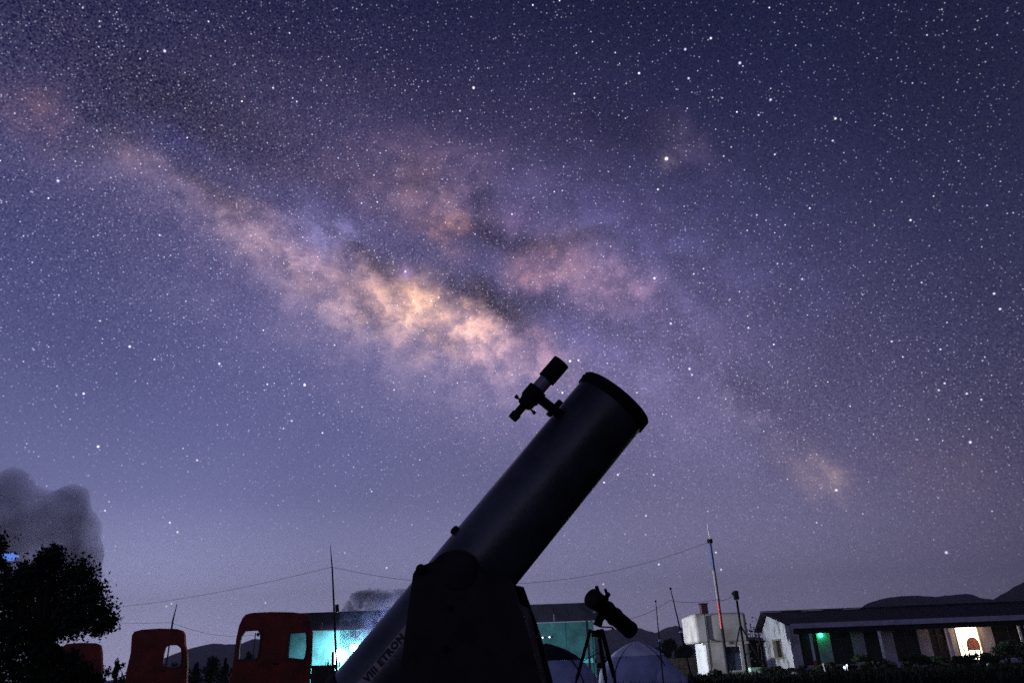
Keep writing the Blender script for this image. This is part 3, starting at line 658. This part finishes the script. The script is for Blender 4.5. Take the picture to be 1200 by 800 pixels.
for (b0, t0_, Y, lab_, r) in (((776.5, 790), (768.3, 703), 14, 'slim tent pole standing just right of the pale tent, shorter of the pair', .012), ((806, 775), (785.5, 688), 15, 'slim dark pole left of the water tank, taller of the pair', .016)):
    bb = at(*b0, Y); tt = at(*t0_, Y); g0 = to_z(tt, bb, 0); t = thing('pole', (g0.x, g0.y, 0), lab_, 'pole')
    MB().tube([g0, g0 + (tt - g0) * .55, tt], [r, r, r * .45], 8).build('shaft', M_pole, t)
    MB().tube([tt - (tt - g0) * .02, tt], r * 1.3, 8).build('tip', M_blackmetal, t)
    MB().lathe(g0 + (tt - g0) * .55, (tt - g0).normalized(), [(0, r * 1.6), (.04, r * 1.6)], 10).build('collar', M_mwhite, t)
# banded mast
mb_ = at(853.5, 790, 33.0); mx = V((mb_.x, 33.0, 0))
def mz(px, py): d = ray(px, py); return (C0 + d * (33.0 / d.y)).z
zs = [0, mz(842, 736), mz(835.5, 705), mz(828, 668), mz(820, 635), mz(817, 613)]
mast = thing('mast', mx, 'tall mast painted in red, pale and navy bands in front of the water tank', 'mast')
for (i, nm, m, r) in ((0, 'lower_pole', M_pole, .07), (1, 'red_section', M_mred, .065), (2, 'pale_section', M_mpale, .07), (3, 'navy_section', M_mnavy, .06), (4, 'tip_rod', M_mwhite, .018)):
    MB().lathe(mx + V((0, 0, zs[i])), (0, 0, 1), [(0, r), (zs[i + 1] - zs[i] - .004, r * .94)], 16).build(nm, m, mast, smooth=True)
MB().lathe(mx + V((0, 0, zs[4] - .05)), (0, 0, 1), [(0, .12), (.16, .12)], 12).build('pulley_cap', M_blackmetal, mast)
# small box on thin pole
b0 = at(825, 713, 33.6); t = thing('signal_lamp', (b0.x + .05, 33.6, 0), 'small dark red box on a thin pole against the water tank', 'lamp post')
MB().box((b0.x - .15, 33.5, b0.z - .2), (b0.x + .15, 33.8, b0.z + .19)).build('housing', mat('dark maroon', (.05, .012, .02), .6), t, bevel=.03)
MB().tube([(b0.x, 33.65, b0.z - .2), (b0.x, 33.65, 0)], .022, 8).build('pole', M_pole, t)
MB().box((b0.x - .18, 33.45, b0.z + .192), (b0.x + .18, 33.85, b0.z + .22)).build('hood', M_blackmetal, t)
b1 = at(862.5, 697, 34.0); t = thing('camera_pole', (b1.x + .02, 34, 0), 'dark pole with a small box on top between the mast and the white building', 'pole')
MB().box((b1.x - .10, 33.9, b1.z - .18), (b1.x + .10, 34.1, b1.z + .18)).build('housing', M_blackmetal, t, bevel=.02)
MB().box((b1.x - .17, 33.95, b1.z + .02), (b1.x - .101, 34.05, b1.z + .12)).build('bracket', M_blackmetal, t)
MB().tube([(b1.x, 34, b1.z - .2), (b1.x, 34, 0)], .045, 10).build('pole', M_blackmetal, t)
for k, sg in enumerate((-1, 1)):
    MB().tube([(b1.x, 34, b1.z * .62), (b1.x + sg * .75, 33.9, 0)], .03, 6).build('stay', M_blackmetal, t)
# wires
def wire(pts, r, label, ends=True):
    out = []
    for i in range(len(pts) - 1):
        a, b_, sag = pts[i][0], pts[i + 1][0], pts[i][1]
        for k in range(24):
            u = k / 24; p = a + (b_ - a) * u; p = p - V((0, 0, sag * 4 * u * (1 - u))); out.append(p)
    out.append(pts[-1][0]); o = MB().tube(out, r, 5)
    return tag(o.build('wire', M_wire, loc=out[0]), label, 'wire')
mt = V((mx.x, 33.0, zs[4] + .02))
wire([(at(60, 716, 42), .35), (at(388.6, 664, 30.1), 1.15), (mt, 0)], .007, 'long sagging aerial wire from the left tree over the cabs to the banded mast top')
wire([(at(100, 727, 36), .05), (at(201, 729, 31.5), .25), (at(300, 743, 40), 0)], .006, 'lower thin wire running behind the small red cab towards the big cab')
wire([(V((mx.x, 33, mz(836, 704))), .05), (V((b1.x - .1, 34, b1.z)), 0)], .009, 'short wire from the mast to the pole with the small box')
wire([(at(735, 725, 30), .1), (at(785, 703, 30), .1), (V((mx.x, 33.0, zs[2] + .1)), 0)], .007, 'faint wire slanting up from the tripod telescope to the mast')

# ------------------------------------------------------------------ water tank house
YT = 35.0
L0 = at(831.5, 790, YT); xL = L0.x; xR = at(881, 785, YT).x; zb = at(845, 752, YT).z; ztop = at(845, 718, YT).z
th = thing('water_tank', ((xL + xR) / 2, YT, 0), 'pale concrete water tank block on a whitewashed pump room behind the banded mast', 'water tank')
wx0, wx1 = at(852.5, 770, YT).x, at(868.5, 770, YT).x; wz0, wz1 = at(860, 785, YT).z, at(858, 757, YT).z
front = MB(); front.sheet([[V((xL, YT, 0)), V((xR, YT, 0)), V((xR, YT, zb)), V((xL, YT, zb))], [V((wx0, YT, wz0)), V((wx1, YT, wz0)), V((wx1, YT, wz1)), V((wx0, YT, wz1))]], (0, .15, 0)); front.build('front_wall', M_tank, th)
MB().box((xL, YT + .152, 0), (xL + .15, YT + 2.2, zb)).build('side_wall', M_white, th); MB().box((xR - .15, YT + .152, 0), (xR, YT + 2.2, zb)).build('side_wall', M_white, th)
MB().box((xL + .152, YT + 2.05, 0), (xR - .152, YT + 2.2, zb)).build('back_wall', M_white, th)
tb = MB().box((xL - .45, YT - .28, zb + .003), (xR + .02, YT + 2.45, ztop)); tb.build('tank', M_tank, th, bevel=.14)
MB().box((xL - .15, YT - .12, zb - .10), (xR + .01, YT - .003, zb)).build('beam', M_tank, th)
wn = MB().box((wx0 + .002, YT + .06, wz0 + .002), (wx1 - .002, YT + .09, wz1 - .002)).build('window', M_shed, th)
zm = wz1 - (wz1 - wz0) * .26
MB().box((wx0 + .02, YT + .03, zm - .02), (wx1 - .02, YT + .058, zm + .02)).build('transom', M_dark, wn)
MB().box((wx0 + .002, YT + .04, zm + .021), (wx1 - .002, YT + .057, wz1 - .004)).build('pane', M_dark, wn)
MB().box((wx0 - .05, YT - .06, wz0 - .07), (wx1 + .05, YT - .002, wz0 - .004)).build('window_sill', M_tank, wn)
MB().tube([(xL + .1, YT - .3, ztop - .1), (xL + .1, YT - .3, .3)], .02, 8).build('pipe', M_pole, th)
# annex between tank and building
ax0 = at(881.5, 783, 36).x; t = thing('lean_to', (ax0 + .3, 36, 0), 'dark lean-to doorway between the water tank and the white building', 'shed')
za = at(885, 752, 36).z
MB().box((ax0 + .02, 36.0, 0), (ax0 + .12, 36.12, za)).build('post', M_dark, t); MB().box((ax0 + .52, 36.0, 0), (ax0 + .62, 36.12, za)).build('post', M_dark, t)
MB().box((ax0 + .02, 36.13, 0), (ax0 + .62, 36.18, za)).build('door', M_dark, t); MB().box((ax0 - .03, 35.9, za + .003), (ax0 + .75, 37.6, za + .06)).build('roof', M_roof, t)
p = at(886, 786, 34.6); cr = MB().box((p.x - .26, 34.4, p.z - .16), (p.x + .20, 34.8, p.z + .15)); 
tag(cr.build('crate', mat('pale green plastic', (.55, .8, .62), .6), loc=(p.x, 34.6, 0)), 'pale greenish box on the ground between tank room and white building', 'box')
# dead bush / ladder like tangle
rng = random.Random(3); t = thing('bare_tree', (at(884, 780, 35.2).x, 35.2, 0), 'leafless dark sapling leaning between the water tank and the gable wall', 'tree')
b = MB(); root = V((at(891, 788, 35.2).x, 35.2, 0))
for k in range(16):
    tipp = at(rng.uniform(872, 895), rng.uniform(728, 770), 35.2 + rng.uniform(-.5, .5)); mid = root + (tipp - root) * .5 + V((rng.uniform(-.2, .2), 0, rng.uniform(-.1, .1)))
    b.tube([root + V((rng.uniform(-.1, .1), 0, 0)), mid, tipp], [.028, .02, .008], 6)
b.build('trunk', M_bark, t, kind='stuff')
b = MB()
for k in range(150):
    p = at(rng.gauss(882, 6), rng.gauss(752, 13), 35.2 + rng.uniform(-.4, .4)); a = V([rng.gauss(0, 1) for _ in range(3)]).normalized(); c = a.cross(V((rng.gauss(0, 1), 1, .3))).normalized()
    b.add([p - a * .07, p + c * .03, p + a * .07, p - c * .03], [(0, 1, 2, 3)])
b.build('crown', M_leafd, t, kind='stuff')

# ------------------------------------------------------------------ long white building with veranda
A1 = at(938, 784, 38.0); A1.z = 0; E1 = at(1200, 768, 37.5); E1.z = 0
u = (E1 - A1).normalized(); vv = V((-u.y, u.x, 0))                    # vv: backwards
BL = (E1 - A1).length * 1.45
def bw(s_, t_, z): return A1 + u * s_ + vv * t_ + V((0, 0, z))
z_eave = at(930, 733, 38.0).z; z_ridge = at(896, 717, 42.0).z; z_back = at(884.5, 738, 43.4).z
DB, DR = 6.0, 4.3; VD = 1.7
bh = thing('long_building', bw(0, 0, 0), 'long low white building with a stained gable end, dark roof and pillared veranda', 'building')
def B(s0, s1, t0, t1, z0, z1): return MB().hexa([bw(s, t, z) for z in (z0, z1) for s, t in ((s0, t0), (s1, t0), (s1, t1), (s0, t1))])
# gable end wall with window
def gp(t_, z): return bw(0, t_, z)
def gpx(px, py): return on_plane(px, py, A1, u)
gw_in = [gpx(905.5, 749), gpx(915, 747.5), gpx(918.5, 771.5), gpx(909.5, 772.5)]
zg = (gw_in[0].z + gw_in[1].z) / 2; zh = (gw_in[2].z + gw_in[3].z) / 2
tt0 = (gw_in[1] - A1).dot(vv); tt1 = (gw_in[0] - A1).dot(vv)
hole = [gp(tt0, zh), gp(tt1, zh), gp(tt1, zg), gp(tt0, zg)]
MB().sheet([[gp(0, 0), gp(DB, 0), gp(DB, z_back - .05), gp(DR, z_ridge - .08), gp(0, z_eave + .02)], hole], u * .2).build('gable_wall', M_stain, bh)
gwn = MB().hexa([gp(a, z) + u * c for z in (zh + .002, zg - .002) for a, c in ((tt0 + .002, .12), (tt1 - .002, .12), (tt1 - .002, .16), (tt0 + .002, .16))]).build('window', M_dark, bh)
fr = .09
def gfr(a0, a1, z0, z1): MB().hexa([gp(a, z) + u * c for z in (z0, z1) for a, c in ((a0, -.05), (a1, -.05), (a1, .118), (a0, .118))]).build('window_frame', M_wood, gwn)
gfr(tt0 + .003, tt0 + fr, zh + .003, zg - .003); gfr(tt1 - fr, tt1 - .003, zh + .003, zg - .003); gfr(tt0 + fr + .002, tt1 - fr - .002, zg - fr, zg - .003); gfr(tt0 + fr + .002, tt1 - fr - .002, zh + .003, zh + fr)
# roof slabs (front and back slope), overhanging the gable
oh = .35
def slab(t0, z0, t1, z1, th_, name, m, par=bh): return MB().hexa([bw(-oh, t0, z0), bw(BL, t0, z0), bw(BL, t1, z1), bw(-oh, t1, z1), bw(-oh, t0, z0 + th_), bw(BL, t0, z0 + th_), bw(BL, t1, z1 + th_), bw(-oh, t1, z1 + th_)]).build(name, m, par)
nsh = 14                                                               # roofing sheets laid side by side
for i in range(nsh):
    s0 = -oh + (BL + oh) * i / nsh; s1 = -oh + (BL + oh) * (i + 1) / nsh; dz = .012 if i % 2 else 0
    MB().hexa([bw(s0 + .004, -.30, z_eave + .03 + dz), bw(s1 - .004, -.30, z_eave + .03 + dz), bw(s1 - .004, DR, z_ridge - .04 + dz), bw(s0 + .004, DR, z_ridge - .04 + dz),
               bw(s0 + .004, -.30, z_eave + .08 + dz), bw(s1 - .004, -.30, z_eave + .08 + dz), bw(s1 - .004, DR, z_ridge + .01 + dz), bw(s0 + .004, DR, z_ridge + .01 + dz)]).build('roof_sheet', M_roof, bh)
slab(DR + .002, z_ridge - .04, DB + .4, z_back - .10, .05, 'roof', M_roof)
B(-oh, BL, DR - .12, DR + .12, z_ridge + .03, z_ridge + .07).build('ridge_cap', M_roof, bh)
B(-.2, BL, -.36, -.302, z_eave - .13, z_eave + .09).build('gutter_board', M_gut, bh)
B(.0, BL, -.06, .10, z_eave - .36, z_eave - .135).build('veranda_beam', M_roof, bh)
B(.202, BL, .11, VD - .01, z_eave - .14, z_eave - .10).build('veranda_ceiling', M_roof, bh)
B(.21, BL, .02, VD - .002, -.05, .22).build('veranda_floor', M_gut, bh)
# inner wall: piers, plinth, lintel
zl = z_eave - .30
def sx(px, py=752):                                                    # where a sight line meets the inner wall
    p = on_plane(px, py, bw(0, VD, 0), vv); return (p - A1).dot(u)
piers = [(958, 973.5), (999, 1013.5), (1033, 1048), (1077, 1091), (1110, 1121.5), (1151, 1166), (1206, 1222), (1262, 1280)]
B(.202, BL, VD, VD + .2, zl, z_eave + .1).build('lintel', M_lav, bh)
prev = .202; zp = .95
open_ = []
for a, b_ in piers:
    s0, s1 = sx(a), sx(b_); B(s0, s1, VD, VD + .2, .2, zl - .002).build('wall_pier', M_lav, bh); open_.append((prev, s0)); prev = s1
for k, (s0, s1) in enumerate(open_):
    if k == 5: continue
    d_ = B(s0 + .01, s1 - .01, VD + .08, VD + .14, .2, zl - .003).build('door', M_dark, bh)
    B((s0 + s1) / 2 - .03, (s0 + s1) / 2 + .03, VD + .05, VD + .078, .22, zl - .02).build('door_rail', mat('dark door wood', (.03, .022, .02), .7), d_)
    B(s0 + .02, s1 - .02, VD + .05, VD + .078, zl - .35, zl - .30).build('transom', mat('dark door wood', (.03, .022, .02), .7), d_)
s0, s1 = open_[5]
lw = B(s0 + .01, s1 - .01, VD + .06, VD + .10, .22, zl - .003).build('lit_window', M_room, bh)
B(s1 - .10, s1 - .012, VD - .02, VD + .058, .22, zl - .01).build('window_frame', M_wood, lw); B(s0 + .012, s0 + .06, VD - .02, VD + .058, .22, zl - .01).build('window_frame', M_wood, lw)
ml = (s0 + s1) / 2
lamp('lit_room_glow', 'POINT', bw(ml, VD - .45, 1.75), 55, (1.0, .72, .42), .3, bh)
# veranda posts
for (tpx, tpy, bpx, bpyy) in ((949, 741, 957.5, 784), (1029, 737, 1041, 787), (1109, 733, 1119, 778), (1192, 729, 1203, 775)):
    p = on_plane(tpx, tpy, bw(0, 0.02, 0), vv); s_ = (p - A1).dot(u)
    pp = MB().lathe(bw(s_, .02, .42), (0, 0, 1), [(0, .062), (z_eave - .362 - .42, .062)], 14).build('post', M_mwhite, bh, smooth=True)
    MB().lathe(bw(s_, .02, -.02), (0, 0, 1), [(0, .07), (.437, .07)], 14).build('post_base', M_mred, pp, smooth=True)
# green bulb
gbp = on_plane(961.5, 743.5, bw(0, VD - .12, 0), vv)
gl = thing('green_lamp', gbp, 'glowing green bulb on the veranda wall near the gable end', 'lamp')
MB().ball(gbp, .10, 14, 10).build('bulb', M_green, gl, smooth=True); MB().bar(gbp + V((0, 0, .08)), gbp + vv * .119 + V((0, 0, .09)), .04, .03).build('holder', M_blackmetal, gl)
lamp('green_glow', 'POINT', gbp - vv * .10, 3.6, (.02, 1.0, .28), .06, gl)
# plastic chair in front of the lit window
cp = on_plane(1140, 764, bw(0, .9, 0), vv); cs = (cp - A1).dot(u); ch = thing('chair', bw(cs, .9, .22), 'red-brown plastic chair with a rounded back in front of the lit window', 'chair')
def cq(a, b_, z): return bw(cs + a, .9 + b_, .22 + z)
arc = [cq(.30 * cos(t_ * pi / 12), -.24 - .03 * sin(t_ * pi / 12), .62 + .36 * sin(t_ * pi / 12)) for t_ in range(13)]
MB().sheet([[cq(.30, -.22, .42)] + arc + [cq(-.30, -.22, .42)]], vv * .03).build('backrest', M_plastic, ch)
MB().hexa([cq(a, b_, z) for z in (.40, .44) for a, b_ in ((-.28, -.2), (.28, -.2), (.26, .26), (-.26, .26))]).build('seat', M_plastic, ch)
for a, b_ in ((-.27, -.2), (.27, -.2), (-.25, .24), (.25, .24)): MB().bar(cq(a, b_, 0), cq(a * .96, b_ * .96, .40), .045, .045).build('leg', M_plastic, ch)
for a in (-.30, .30): MB().bar(cq(a, -.2, .62), cq(a, .22, .62), .05, .03).build('armrest', M_plastic, ch); MB().bar(cq(a, .20, .42), cq(a, .20, .605), .04, .04).build('arm_support', M_plastic, ch)
# tiny lights in the shrubs
for px, py, r, lab_ in ((989.8, 781.5, .05, 'bluish white light spot low in the shrubs, larger lower one'), (992.3, 779, .035, 'bluish white light spot low in the shrubs, small upper one')):
    p = at(px, py, 31.6); b = MB(); b.ball(p, r, 10, 6); b.tube([p - V((0, 0, r)), V((p.x, p.y, .0))], .008, 6)
    tag(b.build('garden_light', M_bulb, loc=(p.x, p.y, 0)), lab_, 'garden light', 'small lights in the shrubs')
# white stones added to stand in for glints among the shrubs
rng = random.Random(11)
SL = ['rounded white stone under the gable wall corner, larger of two', 'small low white stone in front of the gable wall corner', 'white stone at the foot of the first veranda post', 'white stone left of the middle of the garden, larger of two', 'smaller white stone in the middle of the garden', 'white stone at the foot of the second veranda post', 'large flat white stone right of the second veranda post', 'white stone next to the large flat one, on its right', 'tiny pale stone below the green bulb', 'tiny pale stone below the lit window', 'pale stone in the grass right of the lit window']
for i, (px, py, r) in enumerate(((931.5, 789, .10), (938.5, 793, .06), (958, 790, .08), (1006, 791, .11), (1012, 788, .07), (1042, 789, .07), (1050, 790, .14), (1058, 789.5, .10), (965, 777.5, .04), (1158, 778, .06), (1165, 785, .12))):
    p = at(px, py, 30.0); b = MB(); b.ball((p.x, 30, p.z), r, 9, 6, (1.25, 1, .7)); b.v = [v_ + V([rng.uniform(-.12, .12) * r for _ in range(3)]) for v_ in b.v]
    b.tube([(p.x, 30, p.z), (p.x + .01, 30, -.05)], [r * .6, r * .7], 7)
    tag(b.build('marker_stone', M_white, loc=(p.x, 30, 0)), SL[i], 'stone', 'whitewashed stones along the shrubs')

# ------------------------------------------------------------------ low walls and vegetation
def brick_wall(x0, x1, Y, z1, label, rows=5):
    t = thing('low_wall', ((x0 + x1) / 2, Y, 0), label, 'wall'); n = max(3, int((x1 - x0) / .55)); w_ = (x1 - x0) / n; hz = (z1 - .08) / rows; rng = random.Random(int(x0 * 10))
    core = MB().box((x0 + .02, Y + .03, 0), (x1 - .02, Y + .20, z1 - .08)); core.build('core', M_dark, t); me = None
    for r in range(rows):
        for i in range(n):
            xx = x0 + i * w_ + (w_ / 2 if r % 2 else 0); wx = w_ if xx + w_ <= x1 + .01 else w_ / 2
            MB().box((xx + .01, Y + rng.uniform(-.012, .008), r * hz + .008), (xx + wx - .01, Y + .028, (r + 1) * hz - .008)).build('brick', M_brick, t)
    MB().box((x0 - .03, Y - .03, z1 - .078), (x1 + .03, Y + .25, z1)).build('coping', M_brick, t)
brick_wall(at(752, 775, 40).x, at(824, 775, 40).x, 40, at(790, 771, 40).z, 'dark low block wall under the bush, left of the water tank')
brick_wall(at(364, 785, 31).x, at(392, 785, 31).x, 31, at(378, 779, 31).z, 'short dark block wall beside the big red cab, in front of the lit shed', 4)
# spiky plants silhouetted in front of the floodlight
t = thing('agave_plant', (at(384, 785, 31.6).x, 31.6, 0), 'dark spiky plant silhouetted against the floodlit shed wall', 'plant'); rng = random.Random(8); ba = V((at(384, 785, 31.6).x, 31.6, 0)); tip_z = at(384, 768, 31.6).z
for k in range(13):
    a = rng.uniform(0, 2 * pi); ln = rng.uniform(.35, .95) ; d = V((cos(a) * .36, sin(a) * .36, 0)); tp_ = ba + d * (1.3 - ln) + V((0, 0, tip_z * (ln + .05)))
    if k == 0: tp_ = ba + V((-.05, 0, tip_z))
    md = ba + (tp_ - ba) * .5 + d * .12; s2_ = V((-sin(a), cos(a), 0)) * .045
    MB().add([ba - s2_, ba + s2_, md + s2_ * 1.1, md - s2_ * 1.1, tp_, md + V((0, 0, .02))], [(0, 1, 5), (1, 2, 5), (0, 5, 3), (3, 5, 4), (5, 2, 4)]).build('leaf', M_leafd, t)
# big dark tree on the left
rng = random.Random(21); YT2 = 11.0
tb0 = V((at(35, 800, YT2).x, YT2, 0)); t = thing('broadleaf_tree', tb0, 'black bushy tree at the left edge with a ragged rounded crown', 'tree')
br = MB(); br.tube([tb0, tb0 + V((.05, 0, .5)), tb0 + V((-.05, .1, 1.1))], [.11, .09, .07], 10)
lump = [(62, 648, 11), (50, 655, 8), (66, 660, 9), (95, 672, 16), (75, 680, 18), (55, 688, 20), (30, 685, 20), (5, 690, 26), (-25, 670, 34), (108, 694, 17), (92, 705, 22), (118, 716, 16), (100, 728, 18), (70, 715, 24), (40, 715, 28), (10, 725, 30), (127, 730, 10), (82, 734, 14), (55, 742, 16), (25, 748, 22), (-5, 640, 12), (0, 660, 6), (0, 755, 30), (-40, 720, 50), (28, 670, 11), (44, 668, 10), (-30, 640, 18), (114, 738, 7),
        (50, 765, 16), (20, 785, 26), (-15, 790, 34), (45, 790, 20), (66, 800, 16), (88, 797, 12), (105, 803, 9), (60, 775, 12), (84, 772, 8), (98, 785, 9), (112, 797, 8), (76, 785, 10)]
b = MB()
for px, py, r in lump:
    c = at(px, py, YT2 + rng.uniform(-.3, .4)); rad = r * YT2 / F
    br.tube([tb0 + V((0, .05, 1.0)), (tb0 + V((0, 0, 1.2)) + c) / 2, c], [.035, .022, .008], 6)
    for i in range(int(60 + r * 44)):
        q = V([rng.gauss(0, 1) for _ in range(3)]) * rad * .46; p = c + q
        a = V([rng.gauss(0, 1) for _ in range(3)]).normalized(); c2 = a.cross(V([rng.gauss(0, 1) for _ in range(3)])).normalized(); s_ = rng.uniform(.018, .04)
        b.add([p - a * s_, p + c2 * s_ * .5, p + a * s_, p - c2 * s_ * .5], [(0, 1, 2, 3)])
b.build('crown', M_leafd, t, kind='stuff'); br.build('trunk', M_bark, t)
# blue street lamp behind it
p = at(11, 652, 36); t = thing('street_lamp', (p.x - .4, 36, 0), 'blue glowing street lamp seen through the top of the left tree', 'lamp')
MB().ball(p, .26, 20, 12, (1.7, .8, .75)).build('lamp_head', M_blueb, t, smooth=True)
MB().tube([V((p.x - .9, 36, 0)), V((p.x - .9, 36, p.z - .1)), V((p.x - .3, 36, p.z + .22)), V((p.x + .1, 36, p.z + .2))], [.09, .06, .04, .04], 10).build('post', M_pole, t)
# far bushes and trees along the left horizon, with a hedge behind them
hb = MB(); rng = random.Random(31)
for px in range(-80, 420, 7):
    yb = 777 + rng.uniform(-2.5, 2.5); c = at(px, yb, 75); leaves(hb, (c.x, 75 + rng.uniform(-2, 2), c.z * .5), (.9, .9, c.z * .52 + .1), 90, .17, rng, lumps=4)
tag(hb.build('treeline', M_leafd, kind='stuff'), 'dark far scrub line along the left horizon', 'trees')
for i, (px, py, wp, lab_) in enumerate(((250, 770, 24, 'round dark bush between the two red cabs'), (231, 774, 7, 'small upright dark shrub right of the small red cab'), (265, 772, 8, 'little pointed shrub beside the big cab nose'), (138, 772, 9, 'small dark shrub left of the small red cab'), (294, 765, 20, 'dark shrub showing in the front window opening of the big cab'))):
    bush('bush', px, py, 62, wp, lab_, seed=i, n=900, size=.12)
bush('bush', 231, 793, 22, 12, 'low pale green bush in front of the gap between the cabs', m=M_leafg, seed=4, n=700, size=.05)
bush('bush', 770, 757, 46, 34, 'green bush behind the slim poles, left of the bigger dark one', m=M_leafg, seed=6, n=1500, size=.09)
bush('bush', 789, 748, 44, 40, 'big round dark bush rising over the low wall left of the water tank', m=M_leafd, seed=7, n=2600, size=.10)
labs = ['shrub right at the foot of the gable wall corner', 'leafy shrub between the gable corner and the first veranda post', 'shrub below the green bulb', 'low shrub behind the bluish garden lights', 'yellowish shrub between the first and second veranda posts', 'shrub at the foot of the second veranda post', 'shrub right of the second veranda post', 'tall shrub halfway between second and third posts',
        'shrub left of the third veranda post', 'shrub below the chair at the lit window', 'dark shrub just right of the lit window', 'leafy shrub beyond the lit window', 'tall dark shrub at the right frame edge']
for i, (px, py, wp, mm) in enumerate(((905, 781, 34, M_leafg), (935, 783, 26, M_leafd), (962, 774, 30, M_leafg), (988, 776, 30, M_leafd), (1010, 766, 34, M_leafg), (1036, 771, 24, M_leafd), (1062, 763, 34, M_leafg), (1086, 765, 30, M_leafd), (1104, 768, 30, M_leafg), (1130, 764, 34, M_leafd), (1156, 757, 30, M_leafd), (1176, 752, 40, M_leafg), (1200, 742, 40, M_leafd))):
    bush('shrub', px, py, 33.4 - (i % 3) * .5, wp, labs[i], 'shrub', 'shrubs along the veranda', m=mm, seed=i, n=1500, size=.06, lumps=7)
bush('shrub', 838, 790, 31, 26, 'low dark plant at the foot of the tank room', 'shrub', seed=9, n=500, size=.05)
# rough grass strip
gb = MB(); rng = random.Random(5)
for i in range(26000):
    Y = 9 + 26 * rng.random() ** .8; px = rng.uniform(-30, 1230); d = ray(px, 790); x = d.x / d.y * Y
    hh = rng.uniform(.05, .16) * (1 + .9 * max(0, mnoise.noise(V((x * .6, Y * .4, 0))))); z = gz_(x, Y); a = rng.uniform(0, pi); w_ = .012 + .0006 * Y
    gb.add([(x - cos(a) * w_, Y - sin(a) * w_, z), (x + cos(a) * w_, Y + sin(a) * w_, z), (x + rng.uniform(-.06, .06), Y + rng.uniform(-.05, .05), z + hh)], [(0, 1, 2)])
tag(gb.build('grass', mat('dry grass', (.012, .014, .010), .9, spec=.05, var=.5), kind='stuff'), 'rough dark grass along the bottom of the view', 'grass')
# bring the dark verge up to eye level in front of the buildings on the right
vb = MB(); pts = []; cols = 80
for i in range(cols + 1):
    px = 560 + (1300 - 560) * i / cols; yy = 796.5 + (-.8) * (px - 560) / 640 * 4 + 1.2 * mnoise.noise(V((px * .05, 0, 0)))
    c = at(px, yy, 27)
    for k, (dy, f) in enumerate(((-2.2, 0), (-1.2, .55), (-.3, .95), (0, 1), (.5, .9), (1.4, .5), (2.4, 0))): pts.append((c.x, 27 + dy, max(.03, c.z) * f - .03 * (1 - f)))
vb.add(pts, [(i * 7 + k, (i + 1) * 7 + k, (i + 1) * 7 + k + 1, i * 7 + k + 1) for i in range(cols) for k in range(6)])
struct(vb, 'earth_bank', M_soil, smooth=True)

# ------------------------------------------------------------------ haze
HAZE = 2.2e-4
if HAZE:
    hz = MB().box((-4200, -300, -3), (4200, 4200, 420)).build('haze', M_dark, kind='stuff')
    hz.data.materials.clear(); m = bpy.data.materials.new('air'); m.use_nodes = True; n = m.node_tree; n.nodes.clear(); q = G(n)
    vol = q.n('ShaderNodeVolumePrincipled'); vol.inputs['Color'].default_value = (.93, .93, 1.0, 1); vol.inputs['Density'].default_value = HAZE
    q.put(q.n('ShaderNodeOutputMaterial').inputs['Volume'], vol.outputs[0]); hz.data.materials.append(m)
